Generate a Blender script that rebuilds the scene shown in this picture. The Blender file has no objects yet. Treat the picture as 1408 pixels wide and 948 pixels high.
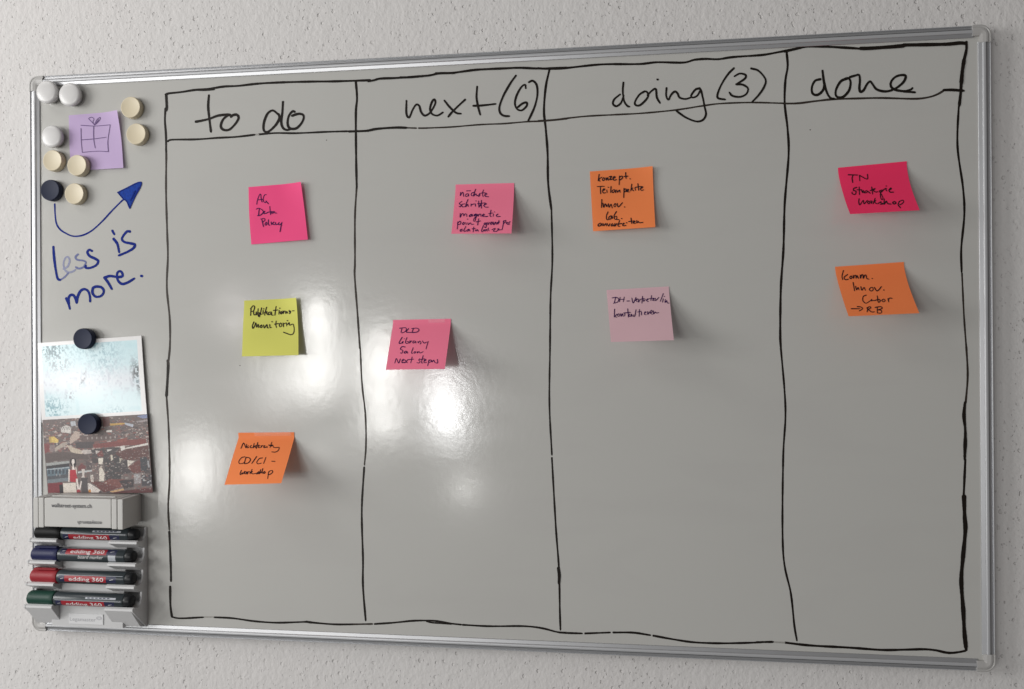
import bpy, bmesh, math, random
import numpy as np
from mathutils import Matrix, Vector
random.seed(7); rng = np.random.default_rng(7)
scene = bpy.context.scene
col = scene.collection

# ------------------------------------------------------------------ camera
# metres; x along the board, z up, -y out of the board face; origin = lower left corner of the board
PW, PH, FPX = 1408.0, 948.0, 1100.0
R = np.array([[0.9916314955468211, 0.12894789775929377, -0.006278272296872112],
              [-0.0064257932907367254, 0.0007280304559808616, -0.9999790893574922],
              [-0.12894063060245853, 0.9916511027751213, 0.0015505304661442149]])
CAM = np.array([0.78594185, -0.99316433, 0.38111061])
cam_d = bpy.data.cameras.new('camera'); cam = bpy.data.objects.new('camera', cam_d); col.objects.link(cam)
cam_d.sensor_width = 36; cam_d.lens = FPX / PW * 36; cam_d.clip_start = 0.02; cam_d.clip_end = 60
rot = Matrix((R[0], -R[1], -R[2])).transposed()
cam.matrix_world = Matrix.Translation(CAM) @ rot.to_4x4()
scene.camera = cam

# ------------------------------------------------------------------ world and lamps
world = bpy.data.worlds.new('World'); scene.world = world; world.use_nodes = True
nt = world.node_tree; bg = nt.nodes['Background']
geo = nt.nodes.new('ShaderNodeTexCoord'); sep = nt.nodes.new('ShaderNodeSeparateXYZ')
mr = nt.nodes.new('ShaderNodeMapRange'); rmp = nt.nodes.new('ShaderNodeValToRGB')
nt.links.new(geo.outputs['Generated'], sep.inputs[0]); nt.links.new(sep.outputs['X'], mr.inputs['Value'])
mr.inputs['From Min'].default_value = -1; mr.inputs['From Max'].default_value = 1
rmp.color_ramp.elements[0].color = (0.98, 1.0, 1.0, 1); rmp.color_ramp.elements[1].color = (0.50, 0.46, 0.44, 1)
nt.links.new(mr.outputs[0], rmp.inputs[0]); nt.links.new(rmp.outputs[0], bg.inputs['Color'])
bg.inputs['Strength'].default_value = 0.18

def area(name, loc, target, sx, sy, radiance, colr=(1, 1, 1), shape='ELLIPSE'):
    l = bpy.data.lights.new(name, 'AREA'); l.shape = shape; l.size = sx; l.size_y = sy
    a = sx * sy * (math.pi / 4 if shape == 'ELLIPSE' else 1)
    l.energy = radiance * math.pi * a; l.color = colr
    o = bpy.data.objects.new(name, l); col.objects.link(o); o.location = loc
    d = Vector(target) - Vector(loc); o.rotation_euler = d.to_track_quat('-Z', 'Y').to_euler()
    return o
# the room's big side window, left of the board
area('side_window_light', (-1.6, -1.15, 0.72), (0.1, 0, 0.5), 1.0, 0.9, 8.6, (1.0, 0.993, 0.975), 'RECTANGLE')
# the ceiling lamp above and to the left
area('ceiling_lamp_light', (-1.0, -0.95, 1.95), (0.2, 0, 0.6), 0.9, 0.5, 3.6, (1.0, 0.975, 0.95), 'RECTANGLE')

def ray(u, v, y=0.0):
    d = R.T @ np.array([(u - PW / 2) / FPX, (v - PH / 2) / FPX, 1.0])
    return CAM + (y - CAM[1]) / d[1] * d
def proj(p):
    q = R @ (np.asarray(p) - CAM); return np.array([q[0] / q[2] * FPX + PW / 2, q[1] / q[2] * FPX + PH / 2])

# bright panes far behind the camera whose reflections glow in the enamel
def pane(u, v, w, h, rad, c=(1.0, 0.99, 0.96)):
    p = ray(u, v); d = p - CAM; d[1] = -d[1]
    q = p + d * (3.0 / abs(d[1]))
    area('window_pane_light', q, (0.6, 0, 0.37), w, h, rad, c)
pane(612, 556, .15, .30, 25, (1, 1, 1))
pane(622, 600, .16, .16, 9, (1, 1, 1))
pane(608, 515, .16, .2, 6, (1, 1, 1))
pane(268, 636, .14, .30, 22)
pane(262, 690, .12, .26, 12)
pane(436, 450, .12, .36, 22)
pane(432, 515, .18, .26, 22)
pane(378, 520, .12, .40, 8)
pane(322, 430, .08, .24, 9, (1.0, .93, .92))
pane(524, 505, .13, .40, 26)
pane(526, 580, .16, .16, 20)
pane(640, 672, .12, .10, 13)
pane(440, 622, .16, .10, 5)
pane(128, 545, .30, .34, 27)

vs = scene.view_settings
vs.view_transform = 'Standard'; vs.look = 'None'; vs.exposure = 0.42; vs.gamma = 1; vs.use_curve_mapping = False
scene.cycles.max_bounces = 6

# ------------------------------------------------------------------ materials
def s2l(c):
    c = np.asarray(c, float) / 255
    return tuple(np.where(c <= .04045, c / 12.92, ((c + .055) / 1.055) ** 2.4))
def mat(name, colr, rough=.5, metal=0, spec=.5, noise=0, nscale=40, bump=0, bscale=200, coat=0, coat_rough=.1, attr=None,
        alpha=1, aniso=0, trans=0, stretch=None, ior=1.5, detail=3):
    m = bpy.data.materials.new(name); m.use_nodes = True; n = m.node_tree.nodes; L = m.node_tree.links
    b = n['Principled BSDF']; c4 = tuple(colr) + (1,)
    b.inputs['Base Color'].default_value = c4; b.inputs['Roughness'].default_value = rough
    b.inputs['Metallic'].default_value = metal; b.inputs['Specular IOR Level'].default_value = spec
    b.inputs['Coat Weight'].default_value = coat; b.inputs['Coat Roughness'].default_value = coat_rough
    b.inputs['Alpha'].default_value = alpha; b.inputs['IOR'].default_value = ior
    b.inputs['Anisotropic'].default_value = aniso
    tc = n.new('ShaderNodeTexCoord'); mp = n.new('ShaderNodeMapping'); L.new(tc.outputs['Object'], mp.inputs[0])
    if stretch: mp.inputs['Scale'].default_value = stretch
    if attr:
        a = n.new('ShaderNodeAttribute'); a.attribute_name = attr; L.new(a.outputs['Color'], b.inputs['Base Color'])
    elif noise:
        t = n.new('ShaderNodeTexNoise'); t.inputs['Scale'].default_value = nscale; t.inputs['Detail'].default_value = detail
        L.new(mp.outputs[0], t.inputs[0])
        mx = n.new('ShaderNodeMix'); mx.data_type = 'RGBA'
        mx.inputs[6].default_value = tuple(x * (1 - noise) for x in colr) + (1,)
        mx.inputs[7].default_value = tuple(min(1, x * (1 + noise)) for x in colr) + (1,)
        L.new(t.outputs['Fac'], mx.inputs[0]); L.new(mx.outputs[2], b.inputs['Base Color'])
    if bump:
        t2 = n.new('ShaderNodeTexNoise'); t2.inputs['Scale'].default_value = bscale; t2.inputs['Detail'].default_value = 2
        L.new(mp.outputs[0], t2.inputs[0]); bp = n.new('ShaderNodeBump'); bp.inputs['Strength'].default_value = 1
        bp.inputs['Distance'].default_value = bump; L.new(t2.outputs['Fac'], bp.inputs['Height']); L.new(bp.outputs[0], b.inputs['Normal'])
        if coat: L.new(bp.outputs[0], b.inputs['Coat Normal'])
    if trans:
        tr = n.new('ShaderNodeBsdfTranslucent'); tr.inputs[0].default_value = c4
        mxs = n.new('ShaderNodeMixShader'); mxs.inputs[0].default_value = trans
        out = n['Material Output']; L.new(b.outputs[0], mxs.inputs[1]); L.new(tr.outputs[0], mxs.inputs[2]); L.new(mxs.outputs[0], out.inputs[0])
    return m

M = {}
M['enamel'] = mat('enamel', (.492, .486, .464), rough=.12, spec=.6, noise=.015, nscale=4, bump=.00006, bscale=115)
def smears():
    # wiped marks: faint streaks in tint and gloss
    n = M['enamel'].node_tree.nodes; L = M['enamel'].node_tree.links; b = n['Principled BSDF']
    tc = n.new('ShaderNodeTexCoord'); mp = n.new('ShaderNodeMapping'); mp.inputs['Rotation'].default_value = (0, .75, 0); mp.inputs['Scale'].default_value = (1.2, 1, 4)
    t = n.new('ShaderNodeTexNoise'); t.inputs['Scale'].default_value = 5; t.inputs['Detail'].default_value = 7; t.inputs['Distortion'].default_value = .6
    L.new(tc.outputs['Object'], mp.inputs[0]); L.new(mp.outputs[0], t.inputs[0])
    r = n.new('ShaderNodeMapRange'); r.inputs['From Min'].default_value = .35; r.inputs['From Max'].default_value = .7; r.inputs['To Min'].default_value = .115; r.inputs['To Max'].default_value = .16
    L.new(t.outputs['Fac'], r.inputs['Value']); L.new(r.outputs[0], b.inputs['Roughness'])
    old = b.inputs['Base Color'].links[0].from_socket
    mx = n.new('ShaderNodeMix'); mx.data_type = 'RGBA'; mx.blend_type = 'MULTIPLY'; mx.inputs[7].default_value = (.972, .968, .972, 1)
    r2 = n.new('ShaderNodeMapRange'); r2.inputs['From Min'].default_value = .5; r2.inputs['From Max'].default_value = .75
    L.new(t.outputs['Fac'], r2.inputs['Value']); L.new(r2.outputs[0], mx.inputs[0]); L.new(old, mx.inputs[6]); L.new(mx.outputs[2], b.inputs['Base Color'])
smears()
M['alu'] = mat('aluminium', (.50, .505, .52), rough=.42, metal=.85, noise=.05, nscale=30, bump=.00002, bscale=90, stretch=(1, 1, 1))
M['alu_satin'] = mat('satin_aluminium', (.47, .475, .49), rough=.42, metal=.35)
M['groove_shade'] = mat('frame_groove_shade', (.10, .10, .11), rough=.6, metal=.2)  # dark tone paints the shade inside the frame's groove
M['cap'] = mat('grey_plastic_cap', (.42, .41, .40), rough=.35, noise=.06, bump=.00003, bscale=700)
M['black_ink'] = mat('black_ink', (.009, .006, .004), rough=.45, spec=.2, noise=.4, nscale=300)
M['thin_black_ink'] = mat('thin_black_ink', (.030, .022, .017), rough=.45, spec=.25, noise=.5, nscale=250)
M['faded_black_ink'] = mat('faded_black_ink', (.30, .29, .27), rough=.4, noise=.35, nscale=400)
M['blue_ink'] = mat('blue_ink', (.003, .017, .19), rough=.55, spec=.08, noise=.5, nscale=260)
M['arrow_ink'] = mat('arrow_ink', (.004, .040, .29), rough=.5, spec=.1, noise=.75, nscale=420, detail=6)
M['pale_blue_ink'] = mat('pale_blue_ink', (.15, .165, .29), rough=.4, noise=.35, nscale=420)
M['half_blue_ink'] = mat('half_blue_ink', (.030, .048, .20), rough=.4, noise=.6, nscale=420)
M['pen_black'] = mat('pen_black', (.018, .009, .014), rough=.6, spec=.1, noise=.3, nscale=500)
M['pen_violet'] = mat('pen_violet', (.040, .007, .070), rough=.6, spec=.1, noise=.3, nscale=500)
M['pen_purple'] = mat('pen_purple', (.085, .03, .16), rough=.5, noise=.3, nscale=500)
def paper(name, c, tr=.18): return mat(name, c, rough=.6, spec=.25, noise=.03, nscale=25, bump=.00003, bscale=900, trans=tr)
M['hot_pink'] = paper('hot_pink_paper', (1.0, .085, .27))
M['deep_pink'] = paper('deep_pink_paper', (1.0, .042, .15))
M['rose'] = paper('rose_paper', (1.0, .23, .36))
M['pale_pink'] = paper('pale_pink_paper', (.76, .50, .55))
M['lime'] = paper('lime_yellow_paper', (.72, .71, .15))
M['orange'] = paper('orange_paper', (1.0, .27, .085))
M['orange_deep'] = paper('deep_orange_paper', (1.0, .26, .085))
M['lilac'] = paper('lilac_paper', (.58, .44, .69))
M['tape'] = mat('clear_tape', (.9, .9, .9), rough=.12, alpha=.10, bump=.0004, bscale=120)
M['mag_white'] = mat('white_magnet_plastic', (.60, .59, .585), rough=.30, noise=.02)
M['mag_cream'] = mat('cream_magnet_plastic', (.62, .54, .385), rough=.42, noise=.05, nscale=60, bump=.00002, bscale=900)
M['mag_navy'] = mat('navy_magnet_plastic', (.010, .015, .040), rough=.55, spec=.22, noise=.12, bump=.00002, bscale=900)
M['holder'] = mat('holder_plastic', (.56, .56, .565), rough=.38, noise=.03, nscale=15, bump=.00002, bscale=500)
M['eraser'] = mat('eraser_plastic', (.51, .50, .48), rough=.5, noise=.04, nscale=30, bump=.00003, bscale=700)
M['print_grey'] = mat('print_grey', (.06, .06, .07), rough=.6)
M['label_white'] = mat('label_white', (.68, .68, .69), rough=.3)
M['label_grey'] = mat('label_grey', (.40, .40, .42), rough=.4)
M['barrel'] = mat('marker_barrel', (.034, .044, .050), rough=.30, noise=.1, spec=.4)
M['plug'] = mat('marker_plug', (.010, .011, .013), rough=.4, spec=.3)
M['label_red'] = mat('label_red', (.33, .012, .022), rough=.35)
M['label_navy'] = mat('label_navy', (.012, .015, .055), rough=.35)
M['text_white'] = mat('text_white', (.72, .72, .72), rough=.4)
M['sticker'] = mat('sticker_grey', (.42, .44, .48), rough=.3, noise=.3, nscale=700)
for k, c in dict(black=(.006, .006, .006), blue=(.007, .010, .058), red=(.27, .014, .022), green=(.003, .038, .025)).items():
    M['cap_' + k] = mat('cap_' + k, c, rough=.5, spec=.12 if k == 'black' else .3, noise=.08, bump=.00003, bscale=500)
M['city'] = mat('city_print', (1, 1, 1), rough=.42, attr='print', spec=.4)
M['snow'] = mat('snow_print', (1, 1, 1), rough=.25, attr='print', spec=.7, coat=.5, coat_rough=.25)
M['card_back'] = mat('card_edge', (.7, .7, .68), rough=.6)

def wall_mat():
    m = bpy.data.materials.new('rough_plaster'); m.use_nodes = True; n = m.node_tree.nodes; L = m.node_tree.links
    b = n['Principled BSDF']; b.inputs['Roughness'].default_value = .85; b.inputs['Specular IOR Level'].default_value = .2
    tc = n.new('ShaderNodeTexCoord')
    t = n.new('ShaderNodeTexNoise'); t.inputs['Scale'].default_value = 3; t.inputs['Detail'].default_value = 5
    L.new(tc.outputs['Object'], t.inputs[0])
    r = n.new('ShaderNodeMix'); r.data_type = 'RGBA'
    r.inputs[6].default_value = (.655, .628, .620, 1); r.inputs[7].default_value = (.658, .648, .640, 1)
    L.new(t.outputs['Fac'], r.inputs[0])
    # sparse pits, the shade inside them painted a little darker
    def pits(scale, thr, rnd):
        v = n.new('ShaderNodeTexVoronoi'); v.voronoi_dimensions = '2D'; v.inputs['Scale'].default_value = scale; v.inputs['Randomness'].default_value = 1
        mp = n.new('ShaderNodeMapping'); mp.inputs['Rotation'].default_value = (0, .5, 0); mp.inputs['Scale'].default_value = (1.12, 1, .92)
        mp.inputs['Location'].default_value = (rnd, 0, rnd)
        L.new(tc.outputs['Object'], mp.inputs[0])
        wn = n.new('ShaderNodeTexNoise'); wn.inputs['Scale'].default_value = 260
        ad = n.new('ShaderNodeVectorMath'); ad.operation = 'MULTIPLY_ADD'; ad.inputs[1].default_value = (.004,) * 3
        L.new(tc.outputs['Object'], wn.inputs[0]); L.new(wn.outputs['Color'], ad.inputs[0]); L.new(mp.outputs[0], ad.inputs[2])
        sx = n.new('ShaderNodeSeparateXYZ'); cx = n.new('ShaderNodeCombineXYZ'); L.new(ad.outputs[0], sx.inputs[0]); L.new(sx.outputs['X'], cx.inputs['X']); L.new(sx.outputs['Z'], cx.inputs['Y']); L.new(cx.outputs[0], v.inputs['Vector'])
        sel = n.new('ShaderNodeSeparateColor'); L.new(v.outputs['Color'], sel.inputs[0])
        rad = n.new('ShaderNodeMapRange'); rad.inputs['From Min'].default_value = thr; rad.inputs['From Max'].default_value = 1
        rad.inputs['To Min'].default_value = 0.0; rad.inputs['To Max'].default_value = .24
        L.new(sel.outputs[0], rad.inputs['Value'])
        dv = n.new('ShaderNodeMath'); dv.operation = 'SUBTRACT'; L.new(rad.outputs[0], dv.inputs[0]); L.new(v.outputs['Distance'], dv.inputs[1])
        o = n.new('ShaderNodeMapRange'); o.inputs['From Min'].default_value = 0; o.inputs['From Max'].default_value = .09
        L.new(dv.outputs[0], o.inputs['Value']); return o.outputs[0]
    p1 = pits(95, .62, 0); p2 = pits(190, .72, 3)
    dens = n.new('ShaderNodeTexNoise'); dens.inputs['Scale'].default_value = 7; L.new(tc.outputs['Object'], dens.inputs[0])
    dm = n.new('ShaderNodeMapRange'); dm.inputs['From Min'].default_value = .38; dm.inputs['From Max'].default_value = .6
    dm.inputs['To Min'].default_value = .35; L.new(dens.outputs['Fac'], dm.inputs['Value'])
    mxp = n.new('ShaderNodeMath'); mxp.operation = 'MAXIMUM'; L.new(p1, mxp.inputs[0]); L.new(p2, mxp.inputs[1])
    pm = n.new('ShaderNodeMath'); pm.operation = 'MULTIPLY'; L.new(mxp.outputs[0], pm.inputs[0]); L.new(dm.outputs[0], pm.inputs[1])
    dk = n.new('ShaderNodeMix'); dk.data_type = 'RGBA'; dk.inputs[7].default_value = (.42, .39, .37, 1)
    sc = n.new('ShaderNodeMath'); sc.operation = 'MULTIPLY'; sc.inputs[1].default_value = .20; L.new(pm.outputs[0], sc.inputs[0])
    L.new(sc.outputs[0], dk.inputs[0]); L.new(r.outputs[2], dk.inputs[6]); L.new(dk.outputs[2], b.inputs['Base Color'])
    # relief: fine grain, troweled lumps, pits
    g = n.new('ShaderNodeTexNoise'); g.inputs['Scale'].default_value = 170; g.inputs['Detail'].default_value = 4
    mpg = n.new('ShaderNodeMapping'); mpg.inputs['Rotation'].default_value = (0, .6, 0); mpg.inputs['Scale'].default_value = (1.15, 1, .9)
    L.new(tc.outputs['Object'], mpg.inputs[0]); L.new(mpg.outputs[0], g.inputs[0])
    g2 = n.new('ShaderNodeTexNoise'); g2.inputs['Scale'].default_value = 55; g2.inputs['Detail'].default_value = 3; L.new(tc.outputs['Object'], g2.inputs[0])
    h = n.new('ShaderNodeMath'); h.operation = 'MULTIPLY_ADD'; h.inputs[1].default_value = .8
    L.new(g2.outputs['Fac'], h.inputs[0]); L.new(g.outputs['Fac'], h.inputs[2])
    h2 = n.new('ShaderNodeMath'); h2.operation = 'MULTIPLY_ADD'; h2.inputs[1].default_value = -1.15
    L.new(pm.outputs[0], h2.inputs[0]); L.new(h.outputs[0], h2.inputs[2])
    bp = n.new('ShaderNodeBump'); bp.inputs['Distance'].default_value = .0013; bp.inputs['Strength'].default_value = .75
    L.new(h2.outputs[0], bp.inputs['Height']); L.new(bp.outputs[0], b.inputs['Normal'])
    return m
M['wall'] = wall_mat()

# ------------------------------------------------------------------ object helpers
def link(name, me, m, parent=None):
    o = bpy.data.objects.new(name, me); col.objects.link(o)
    if m is not None and not me.materials: me.materials.append(M[m] if isinstance(m, str) else m)
    if parent: o.parent = parent
    return o
def pydata(name, v, f, m, parent=None, smooth=False):
    me = bpy.data.meshes.new(name); me.from_pydata([tuple(map(float, p)) for p in v], [], f); me.update()
    if smooth: me.shade_smooth()
    return link(name, me, m, parent)
def from_bm(name, bm, m, parent=None, smooth=False):
    bmesh.ops.recalc_face_normals(bm, faces=bm.faces)
    me = bpy.data.meshes.new(name); bm.to_mesh(me); bm.free()
    if smooth: me.shade_smooth()
    return link(name, me, m, parent)
def box(name, lo, hi, m, parent=None, bev=0.0, seg=2):
    bm = bmesh.new(); bmesh.ops.create_cube(bm, size=1)
    for v in bm.verts: v.co = Vector([(lo[i] + hi[i]) / 2 + v.co[i] * (hi[i] - lo[i]) for i in range(3)])
    if bev: bmesh.ops.bevel(bm, geom=list(bm.edges), offset=bev, segments=seg, affect='EDGES', profile=.6)
    return from_bm(name, bm, m, parent)
def prism_x(name, poly, x0, x1, m, parent=None, bev=0):
    """poly: (out, z) outline, out = distance off the board"""
    bm = bmesh.new(); a = [bm.verts.new((x0, -o, z)) for o, z in poly]; b = [bm.verts.new((x1, -o, z)) for o, z in poly]
    n = len(poly)
    bm.faces.new(a); bm.faces.new(b[::-1])
    for i in range(n): bm.faces.new((a[i], b[i], b[(i + 1) % n], a[(i + 1) % n]))
    return from_bm(name, bm, m, parent)
def lathe(name, prof, m, parent=None, axis='Y', n=48, loc=(0, 0, 0), smooth=True):
    """prof: (t, r) along the axis. axis Y: t goes out of the board (-y); axis X: t along +x"""
    bm = bmesh.new(); rings = []
    for t, r in prof:
        if r < 1e-6: rings.append([bm.verts.new((0, -t, 0) if axis == 'Y' else (t, 0, 0))]); continue
        rg = []
        for k in range(n):
            a = 2 * math.pi * k / n; c, s = r * math.cos(a), r * math.sin(a)
            rg.append(bm.verts.new((c, -t, s) if axis == 'Y' else (t, c, s)))
        rings.append(rg)
    for A, B in zip(rings, rings[1:]):
        for k in range(n):
            q = (k + 1) % n
            if len(A) == 1: bm.faces.new((A[0], B[k], B[q]))
            elif len(B) == 1: bm.faces.new((A[k], A[q], B[0]))
            else: bm.faces.new((A[k], A[q], B[q], B[k]))
    for v in bm.verts: v.co += Vector(loc)
    return from_bm(name, bm, m, parent, smooth)
def tag(o, label=None, cat=None, group=None, kind=None):
    if label: o['label'] = label
    if cat: o['category'] = cat
    if group: o['group'] = group
    if kind: o['kind'] = kind
    return o
def empty(name, loc):
    o = bpy.data.objects.new(name, None); o.empty_display_size = .02; col.objects.link(o); o.location = loc; return o
def adopt(root):
    """children were modelled in board coordinates: keep them there under a root that has its own origin"""
    for c in root.children: c.location = Vector(c.location) - Vector(root.location)

# ------------------------------------------------------------------ wall
W, H = 1.2191, .75
wall = pydata('wall', [(-3, .014, -1.4), (4.5, .014, -1.4), (4.5, .014, 2.2), (-3, .014, 2.2), (-3, .12, -1.4), (4.5, .12, -1.4), (4.5, .12, 2.2), (-3, .12, 2.2)],
              [(0, 1, 2, 3), (7, 6, 5, 4), (0, 4, 5, 1), (1, 5, 6, 2), (2, 6, 7, 3), (3, 7, 4, 0)], 'wall')
tag(wall, 'white rough plaster wall with small pits behind the whiteboard', None, None, 'structure')

# ------------------------------------------------------------------ whiteboard
board = empty('whiteboard', (0, 0, 0))
tag(board, 'large whiteboard with aluminium frame and hand drawn black kanban columns', 'whiteboard')
FW = .0135
NX, NZ = 24, 16
box('writing_surface', (.004, -.0000, .004), (W - .004, .010, H - .004), 'enamel', board)
# frame profile: s inwards->outwards, h off the writing surface
PROF = [(0, -.0005), (0, .0010), (.0003, .0014), (.0040, .0026), (.0044, .0033), (.0052, .0038), (.0064, .0040), (.0076, .0039), (.0083, .0035),
        (.0085, -.0005), (.0094, -.0005), (.0095, .0018), (.0126, .0012), (.0128, .0022), (.0132, .0025), (.0137, .0021), (.0138, -.0125)]
SATIN = {4, 5, 6, 7, 13, 14}
CAP = .0190
def rail(name, p0, p1, outdir):
    v, f = [], []
    for e in (p0, p1):
        for s, h in PROF:
            q = FW - s
            v.append((e[0] + outdir[0] * (s - .0138), -h, e[1] + outdir[1] * (s - .0138)))
    n = len(PROF)
    for i in range(n - 1): f.append((i, i + 1, n + i + 1, n + i))
    f.append(tuple(range(n))); f.append(tuple(range(2 * n - 1, n - 1, -1)))
    bm = bmesh.new(); vv = [bm.verts.new(x) for x in v]
    for i, q in enumerate(f):
        fc = bm.faces.new([vv[j] for j in q])
        if i in SATIN: fc.material_index = 1
        if i in (9, 10): fc.material_index = 2
    o = from_bm(name, bm, 'alu', board); o.data.materials.append(M['alu_satin']); o.data.materials.append(M['groove_shade']); return o
rail('frame_rail', (CAP, H), (W - CAP, H), (0, 1)); rail('frame_rail', (CAP, 0), (W - CAP, 0), (0, -1))
rail('frame_rail', (0, CAP), (0, H - CAP), (-1, 0)); rail('frame_rail', (W, CAP), (W, H - CAP), (1, 0))
def corner(cx, cz, sx, sz):
    """rounded plastic corner cap: the same profile swept round a quarter circle, then straight to the rails"""
    rad = .0122; bm = bmesh.new(); rings = []
    ox, oz = cx + sx * -rad, cz + sz * -rad
    path = [((cx - sx * (CAP + .0012), cz), (0, sz)), ((cx - sx * rad, cz), (0, sz))]
    for k in range(1, 10):
        a = math.pi / 2 * k / 10
        path.append(((ox + sx * rad * math.sin(a), oz + sz * rad * math.cos(a)), (sx * math.sin(a), sz * math.cos(a))))
    path += [((cx, cz - sz * rad), (sx, 0)), ((cx, cz - sz * (CAP + .0012)), (sx, 0))]
    cp = [(-.0012, -.0004), (-.0012, .0012), (.001, .0026), (.0044, .0038), (.0080, .0045), (.0100, .0042), (.0110, .0030), (.0118, .0030), (.0128, .0036), (.0142, .0032), (.0144, -.0125)]
    for (px, pz), (dx, dz) in path:
        rings.append([bm.verts.new((px + dx * max(s - .0138, -rad), -h, pz + dz * max(s - .0138, -rad))) for s, h in cp])
    for A, B in zip(rings, rings[1:]):
        for i in range(len(cp) - 1): bm.faces.new((A[i], A[i + 1], B[i + 1], B[i]))
    bm.faces.new(rings[0]); bm.faces.new(rings[-1][::-1])
    # fill the inner corner
    bmesh.ops.recalc_face_normals(bm, faces=bm.faces)
    o = from_bm('corner_cap', bm, 'cap', board)
    return o
for a in ((0, 0, -1, -1), (W, 0, 1, -1), (0, H, -1, 1), (W, H, 1, 1)): corner(*a)

# the photographed frame edges bow a few pixels (lens); undo it so that traces keep their gap to the straight frame
TX = [45, 200, 600, 1000, 1340]; TY = [104.7, 97.6, 80.5, 57, 35.5]
BX = [62, 260, 700, 1120, 1345]; BY = [867.3, 874.5, 892, 912.7, 923.6]
tl, tr_, br_, bl_ = [proj(p) for p in ((0, 0, H), (W, 0, H), (W, 0, 0), (0, 0, 0))]
def fix(u, v):
    yt, yb = np.interp(u, TX, TY), np.interp(u, BX, BY)
    lt = np.interp(u, [tl[0], tr_[0]], [tl[1], tr_[1]]); lb = np.interp(u, [bl_[0], br_[0]], [bl_[1], br_[1]])
    t = (v - yt) / (yb - yt)
    return u, v + (1 - t) * (lt - yt) + t * (lb - yb)
def on_board(lift): 
    def F(u, v, k): 
        u, v = fix(u, v); return ray(u, v, -(lift + k))
    return F

# ------------------------------------------------------------------ pen strokes
def parse(s, o, sc): return [(o[0] + float(a.split(',')[0]) / sc, o[1] + float(a.split(',')[1]) / sc) for a in s.split()]
def smooth_path(P, step):
    P = [np.array(p) for p in P]
    if len(P) == 1: P = [P[0] - [.35, 0], P[0] + [.35, .1]]
    Q = [2 * P[0] - P[1]] + P + [2 * P[-1] - P[-2]]; out = []
    for i in range(1, len(Q) - 2):
        a, b, c, d = Q[i - 1:i + 3]; n = max(2, int(np.linalg.norm(c - b) / step))
        for k in range(n):
            t = k / n
            out.append(.5 * (2 * b + (c - a) * t + (2 * a - 5 * b + 4 * c - d) * t * t + (3 * b - a - 3 * c + d) * t ** 3))
    out.append(P[-1]); return np.array(out)
def strokes(name, F, lines, o, sc, width, m, parent, step=1.2, wob=.10, base=0.0):
    """every stroke is a ribbon with round ends laid on the surface F(u, v, lift)"""
    v, f = [], []; k = 0
    for s in lines:
        P = smooth_path(parse(s, o, sc), step)
        d = np.gradient(P, axis=0); d /= np.maximum(np.linalg.norm(d, axis=1), 1e-6)[:, None]
        nrm = np.stack([-d[:, 1], d[:, 0]], 1)
        n = len(P); ph = random.random() * 6
        ww = width / 2 * (1 + wob * np.sin(np.arange(n) * step / 6.0 + ph) + wob * .5 * rng.standard_normal(n) * .5)
        if n > 3: ww[-1] *= .8
        # end caps
        pts = []
        for c, dd, sgn in ((P[0], -d[0], 1), (P[-1], d[-1], -1)):
            pass
        L_, R_ = [], []
        for a in (75, 50, 25): 
            r = ww[0]; q = P[0] - d[0] * r * math.sin(math.radians(a)); h = nrm[0] * r * math.cos(math.radians(a)); L_.append(q + h); R_.append(q - h)
        for i in range(n): L_.append(P[i] + nrm[i] * ww[i]); R_.append(P[i] - nrm[i] * ww[i])
        for a in (25, 50, 75): 
            r = ww[-1]; q = P[-1] + d[-1] * r * math.sin(math.radians(a)); h = nrm[-1] * r * math.cos(math.radians(a)); L_.append(q + h); R_.append(q - h)
        b0 = len(v); N = len(L_)
        for i in range(N):
            z = base + .00003 * (k % 6) + .00006 * i / N
            v.append(F(*L_[i], z)); v.append(F(*R_[i], z))
        for i in range(N - 1): f.append((b0 + 2 * i, b0 + 2 * i + 1, b0 + 2 * i + 3, b0 + 2 * i + 2))
        k += 1
    return pydata(name, v, f, m, parent)

B = on_board(.00006)
def ink(name, lines, o, sc, w, m='black_ink', base=0.0, step=1.5, wob=.10): return strokes(name, B, lines, o, sc, w * 1.17, m, board, step=step, wob=wob, base=base)
R5 = ((220, 90), 5.029); R6 = ((480, 80), 4.693); R7 = ((740, 60), 3.911); R8 = ((1060, 30), 4.046)
# grid: top line
ink('grid_line', ['40,203 60,195 150,186 240,173 330,167 380,160 450,151 540,148 680,134 850,127 1050,124 1200,124 1400,120 1455,118'], *R5, 2.7)
ink('grid_line', ['255,172 320,174 374,170'], *R5, 2.3, base=.0003)
ink('grid_line', ['124,164 160,158 200,148 300,145 400,140 520,130 580,118 670,114 800,96 880,90 1000,84 1100,80 1250,84 1408,77'], *R6, 2.7, base=.0004)
ink('grid_line', ['330,141 400,141 520,131', '560,117 620,115 678,116'], *R6, 2.4, base=.0006)
ink('grid_line', ['0,147 60,150 150,145 340,125 540,122 640,112 780,113 840,98 900,93 970,94 1050,82 1200,70 1280,56 1345,43'], *R7, 2.7)
ink('grid_line', ['75,172 150,155 210,143 330,145 440,150 520,154 580,148 740,132 860,130 980,126 1050,118 1082,118'], *R8, 3.0, base=.0003)
ink('grid_line', ['740,131 860,128 980,124 1050,117 1086,119', '500,152 560,150 740,136'], *R8, 4.2, base=.0006, wob=.05)
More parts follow.
